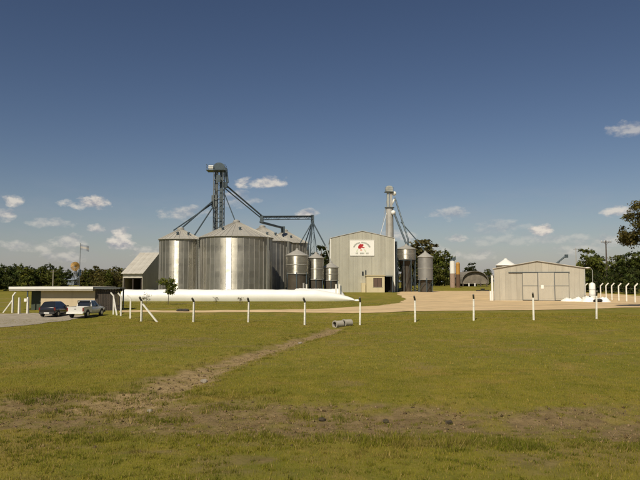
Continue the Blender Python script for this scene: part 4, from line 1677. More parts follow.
def clods():
    n = 5200
    x = rng.uniform(-13, 13, n)
    y = rng.uniform(13.5, 21.5, n)
    t = rng.uniform(0, 1, 1600)
    x = np.concatenate([x, np.interp(t, np.linspace(0, 1, len(CH)), CH[:, 0]) + rng.normal(0, .6, 1600)])
    y = np.concatenate([y, np.interp(t, np.linspace(0, 1, len(CH)), CH[:, 1]) + rng.normal(0, .3, 1600)])
    d, ch = dirt_masks(x, y)
    k = rng.uniform(0, 1, len(x)) < d
    x, y = x[k], y[k]
    n = len(x)
    r = .014 + .045 * rng.uniform(0, 1, n) ** 3
    z = ground_z(x, y)
    dirs = np.array([(1, 0, 0), (0, 1, 0), (-1, 0, 0), (0, -1, 0), (0, 0, .9), (0, 0, -.5)], float)
    v = np.stack([x, y, z], 1)[:, None, :] + dirs[None] * r[:, None, None] * rng.uniform(.6, 1.35, (n, 6, 1))
    f = np.array([(0, 1, 4), (1, 2, 4), (2, 3, 4), (3, 0, 4), (1, 0, 5), (2, 1, 5), (3, 2, 5), (0, 3, 5)])
    f = (f[None] + (np.arange(n) * 6)[:, None, None]).reshape(-1, 3)
    tone = np.array([[.17, .125, .065]]) * rng.uniform(.45, 1.7, (n, 1)) * np.stack([np.ones(n), rng.uniform(.92, 1.05, n), rng.uniform(.8, 1.2, n)], 1)
    me = soft_mesh('clods', v.reshape(-1, 3), f, np.repeat(tone, 6, 0))
    me.materials.append(leaf_mat('earth_clods', (1, 1, 1), 0.0))
    o = bpy.data.objects.new('clods', me)
    col.objects.link(o)
    tag(o, 'small earth clods strewn over the muddy strip', 'clods', kind='stuff')


clods()


# ------------------------------------------------------------------ flat-roofed building and plank wall, left
def flat_building():
    D = 72.0
    x0, x1 = X(29.5, D), X(95.2, D)
    zg = gz(x1, D)
    zt = Z(290.8, D)
    root = empty('flat_roofed_building', ((x0 + x1) / 2, D, zg), 'cream flat-roofed building with white roof edge behind the cars', 'building')
    w0 = X(41.3, D)
    MB().box(w0, x1, D, D + .2, zg - .2, zt).build('front_wall', plaster, root)
    MB().box(x1 - .2, x1, D + .21, D + 7, zg - .2, zt).build('side_wall', plaster, root)
    MB().box(x0, x0 + .2, D + .81, D + 7, zg - .2, zt).build('side_wall', plaster, root)
    MB().box(x0, w0 - .01, D + .6, D + .8, zg - .2, zt).build('recessed_wall', recess_shade, root)  # recess in shade, darkened by its colour
    MB().box(x0, x1, D + 7.0, D + 7.2, zg - .2, zt).build('rear_wall', plaster, root)
    dr = MB().box(x0 + .3, x0 + 1.15, D + .55, D + .597, zg, zg + 2.05).build('door', recess_shade, root)
    MB().box(x0 + 1.02, x0 + 1.08, D + .49, D + .547, zg + .95, zg + 1.08).build('handle', alloy, dr)
    r0, r1 = X(12.5, D), X(95.4, D)
    MB().box(r0, r1, D - .75, D + 7.5, zt + .01, zt + .40).build('roof_slab', concrete, root)
    MB().box(r0 - .02, r1 + .03, D - .80, D - .755, zt + .20, zt + .46).build('roof_fascia', white_metal, root)
    MB().box(r0 + .03, r1 - .03, D - .74, D + 7.4, zt + .41, zt + .45).build('roof_gravel', concrete, root)
    MB().bar((x0 + .1, D - .6, zg - .2), (x0 + .1, D - .6, zt), .12).build('roof_post', steel_dark, root)
    # dark plank wall with a thin roof to the right
    y = D + .02
    p0, p1 = x1 + .03, X(120.5, y)
    pw = empty('plank_carport', ((p0 + p1) / 2, y, zg), 'dark plank carport under a thin grey roof beside the cream building', 'carport')
    n = 15
    for k in range(n):
        a, b = p0 + (p1 - p0) * k / n, p0 + (p1 - p0) * (k + 1) / n
        MB().box(a + .015, b - .015, y + random.uniform(0, .03), y + .06, zg - .1, Z(289, y) - .05 + random.uniform(-.04, .02)).build('plank', plank_dark, pw)
    MB().box(p0, p1, y + .07, y + .12, zg + .5, zg + .62).box(p0, p1, y + .07, y + .12, zg + 1.9, zg + 2.02).build('rail', steel_dark, pw)
    MB().box(p0 + .05, p1 + .1, y - .5, y + 1.6, Z(288.6, y), Z(287.6, y)).build('roof', steel_mid, pw)
    for x in (p0 + .1, p1 - .1):
        MB().box(x - .06, x + .06, y + 1.4, y + 1.52, zg - .1, Z(288.6, y)).build('post', steel_dark, pw)


flat_building()


# ------------------------------------------------------------------ cars
def loft(m, secs):
    k = len(secs[0])
    vs = [p for s in secs for p in s]
    fs = []
    for i in range(len(secs) - 1):
        for j in range(k):
            fs.append((i * k + j, i * k + (j + 1) % k, (i + 1) * k + (j + 1) % k, (i + 1) * k + j))
    fs.append(tuple(range(k)))
    fs.append(tuple((len(secs) - 1) * k + j for j in range(k - 1, -1, -1)))
    return m.add(vs, fs)


def sec(y, zb, zt, hw):
    zm = zb + (zt - zb) * .55
    half = [(hw * .82, zb), (hw * .97, zb + (zt - zb) * .22), (hw, zm), (hw * .965, zb + (zt - zb) * .86), (hw * .86, zt)]
    return [(x, y, z) for (x, z) in half] + [(-x, y, z) for (x, z) in half[::-1]]


def local(m, name, material, parent, smooth=False):
    o = bpy.data.objects.new(name, m.mesh(name, (0, 0, 0), smooth))
    o.data.materials.append(material)
    o.parent = parent
    col.objects.link(o)
    return o


def face_window(m, quad, inset, out):
    """pane lying just proud of a quad face; quad corner order around, inset fraction, offset vector"""
    q = [Vector(p) for p in quad]
    c = sum(q, Vector()) / 4
    nrm = (q[1] - q[0]).cross(q[2] - q[1]).normalized()
    r = [p.lerp(c, inset) for p in q]
    return m.add([p + nrm * out for p in r] + [p - nrm * .02 for p in r], [(0, 1, 2, 3), (7, 6, 5, 4), (0, 4, 5, 1), (1, 5, 6, 2), (2, 6, 7, 3), (3, 7, 4, 0)])


def wheels(root, ys, hw, r):
    for y in ys:
        for s in (-1, 1):
            x = s * (hw - .10)
            w = local(MB().tube([(x - .11, y, r), (x - .10 + .0, y, r), (x + .10, y, r), (x + .11, y, r)], [r * .9, r, r, r * .9], 20), 'wheel', rubber, root, True)
            xo = s * (hw + .013)
            m = MB().tube([(xo - s * .03, y, r), (xo, y, r)], [r * .62, r * .56], 14)
            local(m, 'rim', alloy, w)
            # dark arch over the tyre
            a = MB()
            pts = [(r * 1.22 * math.cos(t), r + r * 1.22 * math.sin(t)) for t in np.linspace(-.15, math.pi + .15, 14)]
            a.prism([(y + p[0], p[1]) for p in pts], 'x', s * (hw - .06), s * (hw + .004))
            local(a, 'wheel_arch', plastic, root)


def cabin(root, y0b, y1b, y0t, y1t, zb, zt, hb, ht, paint, split=None, rear=True):
    m = MB()
    b = [(-hb, y0b, zb), (hb, y0b, zb), (hb, y1b, zb), (-hb, y1b, zb)]
    t = [(-ht, y0t, zt), (ht, y0t, zt), (ht, y1t, zt), (-ht, y1t, zt)]
    tc = [(-ht * .8, y0t + .12, zt + .045), (ht * .8, y0t + .12, zt + .045), (ht * .8, y1t - .12, zt + .045), (-ht * .8, y1t - .12, zt + .045)]
    m.add(b + t + tc, [(3, 2, 1, 0), (0, 1, 5, 4), (1, 2, 6, 5), (2, 3, 7, 6), (3, 0, 4, 7), (4, 5, 9, 8), (5, 6, 10, 9), (6, 7, 11, 10), (7, 4, 8, 11), (8, 9, 10, 11)])
    c = local(m, 'cabin', paint, root, False)
    if rear:
        local(face_window(MB(), (b[0], b[1], t[1], t[0]), .13, .006), 'rear_window', glass_m, c)
    local(face_window(MB(), (b[2], b[3], t[3], t[2]), .10, .006), 'windscreen', glass_m, c)
    for (i, j) in ((1, 2), (3, 0)):
        B0, B1, T0, T1 = Vector(b[i]), Vector(b[j]), Vector(t[i]), Vector(t[j])
        parts = split or (0, 1)
        for k in range(len(parts) - 1):
            u, v = parts[k], parts[k + 1]
            local(face_window(MB(), (B0.lerp(B1, u), B0.lerp(B1, v), T0.lerp(T1, v), T0.lerp(T1, u)), .12, .006), 'side_window', glass_m, c)
    return c


def hatchback(p, rz):
    root = empty('parked_car', p, 'dark hatchback parked on the gravel, left of the pickup', 'car', 'cars parked by the flat-roofed building', rz)
    S = [(-1.93, .42, .86, .70), (-1.88, .32, .93, .80), (-1.6, .24, .96, .835), (-.8, .20, .95, .845), (.2, .20, .94, .845), (.95, .20, .91, .84), (1.45, .22, .82, .82), (1.78, .26, .74, .76), (1.92, .36, .64, .62)]
    local(loft(MB(), [sec(*s) for s in S]), 'body', car_dark, root, True)
    cabin(root, -1.82, .98, -1.38, .10, .93, 1.43, .76, .57, car_dark, (.04, .30, .62, .98))
    wheels(root, (-1.22, 1.24), .845, .305)
    local(MB().box(-.76, .76, -2.0, -1.86, .30, .50), 'rear_bumper', plastic, root)
    local(MB().box(-.74, .74, 1.86, 1.98, .26, .46), 'front_bumper', plastic, root)
    for s in (-1, 1):
        local(MB().box(s * .74 - .08, s * .74 + .08, -1.925, -1.84, .64, .92), 'tail_light', lamp_red, root)
        local(MB().box(s * .56 - .13, s * .56 + .13, 1.80, 1.925, .54, .68), 'headlight', lamp_white, root)
        local(MB().box(s * .92 - .09, s * .92 + .09, .62, .72, .93, 1.06), 'mirror', car_dark, root)
    local(MB().box(-.26, .26, -2.012, -2.002, .34, .45), 'number_plate', sign_white, root)


def pickup(p, rz):
    root = empty('parked_pickup', p, 'white pickup truck parked with its tailgate towards the camera', 'pickup', 'cars parked by the flat-roofed building', rz)
    S = [(-.72, .42, 1.0, .83), (-.3, .34, 1.02, .845), (.5, .32, 1.02, .85), (1.05, .32, 1.02, .85), (1.6, .34, .98, .84), (2.2, .36, .92, .81), (2.42, .42, .82, .74)]
    local(loft(MB(), [sec(*s) for s in S]), 'body', car_white, root, True)
    b = MB()
    b.box(-.80, .80, -2.45, -.73, .52, .60)
    for s in (-1, 1):
        b.box(s * .80 - .04, s * .80 + .04, -2.42, -.73, .50, 1.02)
        b.box(s * .80 - .06, s * .80 + .06, -2.43, -.72, 1.021, 1.06)
    b.box(-.755, .755, -.80, -.735, .60, 1.02)
    local(b, 'cargo_bed', car_white, root)
    tg = local(MB().box(-.83, .83, -2.50, -2.435, .54, 1.05), 'tailgate', car_white, root)
    local(MB().box(-.10, .10, -2.515, -2.502, .82, .88), 'handle', plastic, tg)
    cabin(root, -.66, 1.12, -.50, .42, 1.01, 1.60, .78, .62, car_white, (.06, .50, .94))
    wheels(root, (-1.62, 1.55), .85, .36)
    local(MB().box(-.82, .82, -2.66, -2.52, .40, .54), 'rear_bumper', white_metal, root)
    local(MB().box(-.80, .80, 2.38, 2.52, .38, .60), 'front_bumper', plastic, root)
    for s in (-1, 1):
        local(MB().box(s * .775 - .06, s * .775 + .06, -2.512, -2.503, .62, .98), 'tail_light', lamp_red, root)
        local(MB().box(s * .62 - .13, s * .62 + .13, 2.34, 2.425, .68, .84), 'headlight', lamp_white, root)
        local(MB().box(s * .96 - .10, s * .96 + .10, .80, .90, 1.05, 1.22), 'mirror', plastic, root)
    local(MB().box(-.26, .26, -2.675, -2.662, .41, .52), 'number_plate', sign_white, root)
    local(MB().bar((-.6, -.60, 1.05), (-.6, -.72, 1.60), .06).bar((.6, -.60, 1.05), (.6, -.72, 1.60), .06).bar((-.63, -.72, 1.6), (.63, -.72, 1.6), .06), 'roll_bar', plastic, root)


a = at(47.5, 317.8)
hatchback(Vector((a.x, a.y + 1.9, gz(a.x, a.y + 1.9) + .03)), R(-2))
a = at(74, 318.6)
pickup(Vector((a.x + .35, a.y + 2.4, gz(a.x, a.y + 2.4) + .03)), R(-5))


# ------------------------------------------------------------------ windmill and flag
def windmill():
    D = 140.0
    c = P(75, 266.3, D)
    zg = gz(c.x, D)
    root = empty('windpump', (c.x, D + .6, zg), 'yellow brown wheeled windpump on thin lattice legs behind the building', 'windpump')
    r = 1.0
    n = 16
    m0 = MB()
    for k in range(n):
        t = 2 * math.pi * k / n
        w = .185
        m = MB()
        pts = []
        for (rad, ww) in ((.12, .024), (r, w)):
            for s in (-1, 1):
                tt = t + s * ww / rad
                pts.append(Vector((c.x + rad * math.sin(tt), D + s * .07, c.z + rad * math.cos(tt))))
        q = [pts[0], pts[1], pts[3], pts[2]]
        m.add([p for p in q] + [p + Vector((0, .02, 0)) for p in q], [(0, 1, 2, 3), (7, 6, 5, 4), (0, 4, 5, 1), (1, 5, 6, 2), (2, 6, 7, 3), (3, 7, 4, 0)])
        m.build('blade', wheel_yellow, root)
    for k in range(24):
        a, b = 2 * math.pi * k / 24, 2 * math.pi * (k + 1) / 24
        for rr_ in (.55, .97):
            m0.bar((c.x + rr_ * math.sin(a), D + .05, c.z + rr_ * math.cos(a)), (c.x + rr_ * math.sin(b), D + .05, c.z + rr_ * math.cos(b)), .05)
    m0.build('wheel_rim', wheel_yellow, root)
    MB().tube([(c.x, D - .12, c.z), (c.x, D + .75, c.z)], .15, 12).build('hub', steel_mid, root)
    MB().bar((c.x, D + .7, c.z), (c.x + .75, D + 1.2, c.z - .6), .07).build('tail_boom', steel_dark, root)
    MB().prism([(c.x + .35, c.z - .75), (c.x + .95, c.z - .65), (c.x + .85, c.z - 2.1), (c.x + .25, c.z - 2.1)], 'y', D + 1.15, D + 1.19).build('tail_vane', blue_paint, root)
    top = Vector((c.x, D + .6, c.z - .1))
    feet = [Vector((c.x + s * .95, D + .6 + u * .95, zg - .1)) for (s, u) in ((-1, -1), (1, -1), (1, 1), (-1, 1))]
    for f in feet:
        MB().bar(f, top, .07).build('tower_leg', steel_mid, root)
    m = MB()
    for q in (.2, .45, .7):
        for i in range(4):
            a, b = feet[i].lerp(top, q), feet[(i + 1) % 4].lerp(top, q)
            m.bar(a, b, .05)
            m.bar(feet[i].lerp(top, q), feet[(i + 1) % 4].lerp(top, min(.9, q + .25)), .03)
    m.build('tower_bracing', steel_mid, root)


windmill()


def flagpole():
    D = 120.0
    t = P(80.4, 243.5, D)
    zg = gz(t.x, D)
    root = empty('flagpole', (t.x, D, zg), 'thin flagpole with pale flag flying behind the flat-roofed building', 'flagpole')
    MB().tube([(t.x, D, zg - .1), (t.x, D, t.z)], [.07, .04], 8).build('pole', steel_mid, root)
    MB().lathe(t.x, D, [(.02, t.z), (.08, t.z + .06), (.02, t.z + .14)], 8).build('finial', steel_pale, root)
    hgt, ln = 1.05, 1.55
    for (k, mt) in ((0, flag_blue), (1, flag_white), (2, flag_blue)):
        m = MB()
        vs, fs = [], []
        n = 12
        for i in range(n + 1):
            u = i / n
            for e in (0, 1):
                for th in (0, .012):
                    vs.append((t.x + .05 + ln * u * .97, D + .16 * math.sin(u * 7) * (.3 + u) + th, t.z - .15 - hgt * (k + e) / 3 - .42 * u * u - .05 * math.sin(u * 5)))
        for i in range(n):
            b = i * 4
            fs += [(b, b + 4, b + 6, b + 2), (b + 1, b + 3, b + 7, b + 5), (b, b + 1, b + 5, b + 4), (b + 2, b + 6, b + 7, b + 3)]
        m.add(vs, fs).build('flag_stripe', mt, root, True)


flagpole()


# ------------------------------------------------------------------ background farm on the right
def far_silos():
    D = 176.0
    for (px0, px1, pyt, pym, m1, m2, lb) in ((450, 455.2, 261, 273.5, white_metal, brickpink, 'white topped silo on a pinkish base beyond the yard'), (456, 460.2, 264, 274.5, ochre, mat('brown_base', (.12, .07, .04), .9), 'ochre silo on a brown base right beside the white topped one')):
        cx, r = X((px0 + px1) / 2, D), (X(px1, D) - X(px0, D)) / 2
        zg = gz(cx, D)
        root = empty('tower_silo', (cx, D, zg), lb, 'silo', 'tower silos beyond the yard')
        MB().lathe(cx, D, [(r, zg - .1), (r, Z(pym, D))], 20).build('base', m2, root, True)
        MB().lathe(cx, D, [(r * .99, Z(pym, D) + .01), (r * .99, Z(pyt, D))], 20).build('upper_wall', m1, root, True)
        MB().lathe(cx, D, [(r * 1.05, Z(pyt, D) + .01), (r * .9, Z(pyt, D) + .25), (.2, Z(pyt, D) + .5)], 20).build('cap', steel_dark if m1 is white_metal else ochre, root)
        if m1 is white_metal:
            MB().box(cx - .1, cx + .9, D - .3, D + .3, Z(pyt, D) + .3, Z(pyt, D) + 1.0).build('head_box', steel_dark, root)
    D = 185.0
    x0, x1 = X(461.5, D), X(488, D)
    zg = gz(x0, D)
    cx = (x0 + x1) / 2
    hw = (x1 - x0) / 2
    zt, ze = Z(271, D), Z(283.4, D)
    root = empty('round_roofed_barn', (cx, D, zg), 'low barn with weathered grey arched roof beyond the sandy yard', 'barn')
    arc = [(cx + hw * math.cos(t) * 1.02, ze + (zt - ze) * math.sin(t) ** .75) for t in np.linspace(0, math.pi, 15)]
    inn = [(cx + (p[0] - cx) * .97, p[1] - .12) for p in arc]
    MB().prism(arc + inn[::-1], 'y', D - .5, D + 16).build('roof', thatch, root)
    MB().prism([(p[0], p[1] - .02) for p in inn], 'y', D + .3, D + .45).build('gable_panel', mat('weathered_boards', (.19, .165, .13), .9, 0, .35, .8, bump=.4, bscale=4), root)
    for k in range(5):
        x = x0 + .4 + (x1 - x0 - .8) * k / 4
        MB().box(x - .14, x + .14, D - .2, D + .1, zg - .1, ze + .05).build('post', white_metal if k in (1, 2) else wood_pole, root)
    MB().box(x0 + .3, x1 - .3, D + 12, D + 12.1, zg - .1, ze).build('rear_wall', thatch, root)
    # low dark tyres at the edge of the yard
    for i, (px, py) in enumerate(((478.2, 291.2), (482.5, 290.8), (487, 291.0))):
        p = at(px, py)
        t = MB()
        q = [(.30, 0), (.52, .02), (.56, .14), (.52, .26), (.30, .28), (.27, .14)]
        t.lathe(p.x, p.y, [(a, p.z + b) for (a, b) in q] + [(q[0][0], p.z + q[0][1] + .0001)], 18, False, False)
        if i == 1:
            t.lathe(p.x + .1, p.y, [(a, p.z + .29 + b) for (a, b) in q], 18, False, False)
        o = t.build('old_tyre', rubber, None, True)
        tag(o, ('black tyre lying at the left of three beyond the yard', 'pair of stacked black tyres in the middle of three', 'black tyre lying nearest the white pipe')[i], 'tyre', 'old tyres left at the edge of the yard')


far_silos()


# ------------------------------------------------------------------ right yard clutter: tank, lamp, plastic heap, poles
def lump(px0, px1, py0, py1, D, seed, label):
    x0, x1 = X(px0, D), X(px1, D)
    cx, hw = (x0 + x1) / 2, (x1 - x0) / 2
    zg = gz(cx, D)
    h = Z(py0, D) - zg
    vs, fs = [], []
    n, k = 30, 8
    for i in range(k + 1):
        t = i / k
        for j in range(n):
            a = 2 * math.pi * j / n
            rr_ = (1 - t) * (1 + .18 * mnoise.noise(Vector((math.cos(a) * 1.5, math.sin(a) * 1.5, seed))))
            hh = h * max(0, 1 - (1 - t) ** 3.2) * (.62 + .40 * mnoise.noise(Vector((math.cos(a) * rr_ * 1.9, math.sin(a) * rr_ * 1.9, seed + 5))) + .15 * mnoise.noise(Vector((math.cos(a) * rr_ * 6, math.sin(a) * rr_ * 6, seed)))) + .02
            vs.append((cx + hw * rr_ * math.cos(a), D + 1.1 * rr_ * math.sin(a), zg - .03 + max(hh, 0)))
    for i in range(k):
        for j in range(n):
            fs.append((i * n + j, i * n + (j + 1) % n, (i + 1) * n + (j + 1) % n, (i + 1) * n + j))
    o = MB().add(vs, fs).build('plastic_sheet', bagw, None, True)
    tag(o, label, 'plastic sheet', 'crumpled white plastic by the storage shed')


lump(560.5, 573, 296.5, 301, 99.5, 3, 'crumpled white plastic sheet at the left end of the heap by the shed')
lump(570, 584, 295.6, 301, 99.0, 8, 'crumpled white plastic sheet at the shed corner, left of the white tank')
lump(580.5, 596, 294.3, 301.4, 97.0, 13, 'bulging white plastic sheet lying just before the white tank')
lump(593, 610, 296.0, 301.8, 96.5, 21, 'crumpled white plastic sheet at the right end of the heap')


def clutter():
    D = 99.5
    x0, x1 = X(589, D), X(595, D)
    zg = gz(x0, D)
    root = empty('storage_tank', ((x0 + x1) / 2, D, zg), 'upright white storage tank beside the bent fence posts', 'tank')
    cx = (x0 + x1) / 2
    r = (x1 - x0) / 2
    MB().lathe(cx, D, [(r, zg - .05), (r, Z(284.5, D)), (r * .8, Z(283.4, D)), (.2, Z(283, D))], 20).build('body', white_metal, root, True)
    MB().lathe(cx, D, [(.2, Z(283, D)), (.2, Z(282.4, D))], 12).build('lid', white_metal, root)
    for z in (1.0, 1.8):
        MB().lathe(cx, D, [(r + .003, zg + z - .04), (r + .03, zg + z), (r + .003, zg + z + .04)], 20, False, False).build('hoop', galv_matt, root)
    # drum and dark bundle on the heap
    x = X(582.7, 98)
    g = gz(x, 98)
    o = empty('white_drum', (x, 97.6, g), 'small white drum standing at the shed corner', 'drum')
    MB().lathe(x, 97.6, [(.27, g + .0), (.30, g + .05), (.30, g + .75), (.26, g + .80)], 16).build('body', white_metal, o, True)
    MB().lathe(x, 97.6, [(.31, g + .80), (.31, g + .84)], 16).build('lid', galv_matt, o)
    for (px, py, lb) in ((587, 296.2, 'dark bundle lying on plastic between drum and white tank'), (598, 299, 'dark bundle lying on plastic right of the white tank')):
        p = P(px, py, 98.3 if px < 590 else 95.6)
        rock(lb, Vector((p.x, p.y, p.z - .35)), .45, mat('dark_bundle', (.03, .028, .026), .9, 0, .2, 4), 'dark bundles on the plastic heap', 'dark_bundle', 1.5)
    # street lamp
    D = 112.0
    t = P(592.3, 268.6, D)
    g = gz(t.x, D)
    lp = empty('street_lamp', (t.x, D, g), 'slim street lamp with white head rising beside the storage shed', 'street lamp')
    MB().tube([(t.x, D, g - .1), (t.x, D, t.z - .3), (t.x - .25, D, t.z + .1), (t.x - .8, D, t.z + .15)], [.08, .06, .05, .05], 8).build('pole', steel_pale, lp, True)
    h = P(587.2, 268.7, D)
    MB().lathe(0, 0, [(.05, 0)], 4)
    m = MB()
    loft(m, [[(h.x + .55 - k * .22, D + .22 * s * math.cos(a), t.z + .13 + .13 * s * math.sin(a)) for a in np.linspace(0, 2 * math.pi, 9)[:-1]] for k, s in enumerate((.3, .8, 1, 1, .8, .4))])
    m.build('lamp_head', white_metal, lp, True)
    # power poles
    D = 165.0
    t = P(605.8, 240.5, D)
    g = gz(t.x, D)
    pp = empty('power_pole', (t.x, D, g), 'tall wooden power pole with crossarm among the right trees', 'power pole')
    MB().tube([(t.x, D, g - .2), (t.x, D, t.z)], [.22, .15], 10).build('pole', wood_pole, pp, True)
    MB().bar((t.x - 1.35, D - .2, t.z - .4), (t.x + 1.35, D - .2, t.z - .4), .16).build('crossarm', wood_pole, pp)
    for s in (-1.2, -.4, .4, 1.2):
        MB().lathe(t.x + s, D - .2, [(.06, t.z - .32), (.09, t.z - .2), (.05, t.z - .05)], 8).build('insulator', white_metal, pp)
    MB().bar((t.x - .7, D - .2, t.z - .42), (t.x, D - .18, t.z - 1.1), .06).bar((t.x + .7, D - .2, t.z - .42), (t.x, D - .18, t.z - 1.1), .06).build('brace', wood_pole, pp)
    for (px, pt, D, lb) in ((575.8, 248, 150, 'thin pale pole left of the tree behind the storage shed'), (53.3, 270, 140, 'thin pale pole before the far left trees')):
        t = P(px, pt, D)
        g = gz(t.x, D)
        q = empty('power_pole', (t.x, D, g), lb, 'power pole')
        MB().tube([(t.x, D, g - .2), (t.x, D, t.z)], [.13, .08], 8).build('pole', concrete, q, True)
        MB().bar((t.x - .6, D, t.z - .3), (t.x + .6, D, t.z - .3), .09).build('crossarm', wood_pole, q)


clutter()


# ------------------------------------------------------------------ trees
def tree_meshes(seed, h, rx, rz, zc, nclump, nleaf, leaf, lobes=None, trunk_r=.22, spread=.95):
    """(trunk mesh, crown mesh) for one tree standing at the origin"""
    r_ = np.random.default_rng(seed)
    if lobes is None:
        lobes = []
        for k in range(7):
            a = r_.uniform(0, 2 * np.pi)
            q = r_.uniform(.15, .62)
            lobes.append((q * rx * np.cos(a), q * rx * np.sin(a), zc + (r_.uniform(-.85, -.5) if k % 3 == 0 else r_.uniform(-.4, .62)) * rz, r_.uniform(.40, .62) * rx, r_.uniform(.34, .52) * rz))
        lobes.append((0, 0, zc, rx * .6, rz * .75))
    C = []
    for i in range(nclump):
        lo = lobes[r_.integers(len(lobes))]
        d = r_.normal(0, 1, 3)
        d /= np.linalg.norm(d)
        q = r_.uniform(.55, 1.0) ** .6
        C.append((lo[0] + d[0] * lo[3] * q, lo[1] + d[1] * lo[3] * q, lo[2] + d[2] * lo[4] * q))
    C = np.array(C)
    n = nclump * nleaf
    cid = np.repeat(np.arange(nclump), nleaf)
    sig = r_.uniform(.22, .42, nclump)[cid] * spread
    c = C[cid] + r_.normal(0, 1, (n, 3)) * sig[:, None] * np.array([1, 1, .7])
    c[:, 2] = np.maximum(c[:, 2], .3)
    a = r_.normal(0, 1, (n, 3))
    a /= np.linalg.norm(a, axis=1)[:, None]
    b = np.cross(a, r_.normal(0, 1, (n, 3)))
    b /= np.linalg.norm(b, axis=1)[:, None]
    s = leaf * r_.uniform(.6, 1.3, n)[:, None]
    v = np.empty((n, 4, 3))
    v[:, 0] = c - a * s
    v[:, 1] = c + b * s * .5
    v[:, 2] = c + a * s
    v[:, 3] = c - b * s * .5
    tone = (r_.uniform(.65, 1.4, nclump)[cid] * r_.uniform(.75, 1.25, n))[:, None] * np.array([1, 1, 1.0]) * np.stack([r_.uniform(.9, 1.15, nclump)[cid], np.ones(n), r_.uniform(.8, 1.3, nclump)[cid]], 1)
    crown = soft_mesh('crown', v.reshape(-1, 3), np.arange(n * 4).reshape(n, 4), np.repeat(tone, 4, 0))
    m = MB()
    top = Vector((0, 0, zc + rz * .5))
    kn = [Vector((0, 0, -.2)), Vector((.04 * rx, .03, zc * .35)), Vector((-.03 * rx, .05 * rx, zc * .7)), top]
    m.tube(kn, [trunk_r * 1.25, trunk_r, trunk_r * .75, trunk_r * .15], 8)
    for lo in lobes:
        p0 = kn[1].lerp(kn[2], r_.uniform(.1, 1))
        p2 = Vector((lo[0], lo[1], lo[2]))
        p1 = p0.lerp(p2, .5) + Vector((0, 0, .25))
        m.tube([p0, p1, p2], [trunk_r * .5, trunk_r * .34, trunk_r * .1], 6)
        for k in range(3):
            e = p2 + Vector(r_.normal(0, 1, 3)) * lo[3] * .5
            m.tube([p1.lerp(p2, .5), e], [trunk_r * .2, trunk_r * .05], 5)
    trunk = m.mesh('trunk', smooth=True)
    trunk.materials.append(bark)
    return trunk, crown


VAR = []
for (sd, h, rx, rz, zc) in ((1, 10, 3.6, 4.6, 5.2), (2, 10, 3.0, 4.8, 5.0), (3, 10, 4.3, 4.3, 4.4), (4, 10, 2.2, 5.0, 5.0), (5, 10, 3.9, 4.8, 5.2)):
    VAR.append(tree_meshes(sd, h, rx, rz, zc, 150, 24, .30))
CROWN_BY_MAT = {}


def tree(px, D, py_top, k, label, m=leaf_dark, group=None, name='leafy_tree', wide=1.0, rz=None):
    x = X(px, D)
    g = gz(x, D)
    ht = Z(py_top, D) - g
    t, c = VAR[k % len(VAR)]
    key = (k % len(VAR), m.name)
    if key not in CROWN_BY_MAT:
        cc = c.copy()
        cc.materials.append(m)
        CROWN_BY_MAT[key] = cc
    top = max(v.co.z for v in c.vertices) if ('top', k % len(VAR)) not in CROWN_BY_MAT else CROWN_BY_MAT[('top', k % len(VAR))]
    CROWN_BY_MAT[('top', k % len(VAR))] = top
    s = ht / top
    root = empty(name, (x, D, g), label, 'tree', group, rz if rz is not None else random.uniform(0, 6.28))
    for (nm, me) in (('trunk', t), ('crown', CROWN_BY_MAT[key])):
        o = bpy.data.objects.new(nm, me)
        o.parent = root
        o.scale = (s * wide, s * wide, s)
        col.objects.link(o)
    return root


tr = random.Random(21)
# far line at the left, before and behind the flagpole
i = 0
px = -25.0
while px < 64:
    D = tr.uniform(152, 182)
    t = tr.uniform(262, 269.5)
    tree(px, D, t, tr.randrange(5), 'dark tree in the far line left of the windpump', leaf_dark if tr.random() < .75 else leaf_mid, 'far trees left of the windpump', 'distant_tree', tr.uniform(.9, 1.3))
    px += tr.uniform(3.2, 5.2)
px = 84.0
while px < 126:
    D = tr.uniform(156, 182)
    t = tr.uniform(264.5, 270)
    tree(px, D, t, tr.randrange(5), 'tree in the far line between the flagpole and gabled shed', leaf_mid if tr.random() < .6 else leaf_olive, 'far trees between flagpole and gabled shed', 'distant_tree', tr.uniform(.9, 1.25))
    px += tr.uniform(3.0, 5.0)


def far_wood():
    """one low band of woodland on the horizon, too far off to tell trees apart"""
    r_ = np.random.default_rng(5)
    nc = 900
    a = r_.uniform(-1.2, 1.2, nc)
    d = r_.uniform(430, 620, nc)
    x, y = d * np.sin(a), d * np.cos(a)
    hh = 5.5 + 3.5 * (.5 + .5 * fbm(x, y, .02, 3, 3)) * r_.uniform(.6, 1.15, nc)
    nl = 26
    n = nc * nl
    cid = np.repeat(np.arange(nc), nl)
    c = np.stack([x[cid] + r_.normal(0, 2.3, n), y[cid] + r_.normal(0, 2.3, n), ground_z(x, y)[cid] + r_.uniform(.02, 1, n) ** .8 * hh[cid]], 1)
    u = r_.normal(0, 1, (n, 3)); u /= np.linalg.norm(u, axis=1)[:, None]
    w = np.cross(u, r_.normal(0, 1, (n, 3))); w /= np.linalg.norm(w, axis=1)[:, None]
    s_ = r_.uniform(.5, 1.1, n)[:, None]
    v = np.stack([c - u * s_, c + w * s_ * .6, c + u * s_, c - w * s_ * .6], 1)
    tone = (r_.uniform(.7, 1.4, nc)[cid] * r_.uniform(.8, 1.2, n))[:, None] * np.ones((1, 3))
    me = soft_mesh('far_wood', v.reshape(-1, 3), np.arange(n * 4).reshape(n, 4), np.repeat(tone, 4, 0))
    me.materials.append(leaf_dark)
    o = bpy.data.objects.new('far_wood', me)
    col.objects.link(o)
    tag(o, 'low dark band of far woodland along the horizon', 'woodland', kind='stuff')


far_wood()


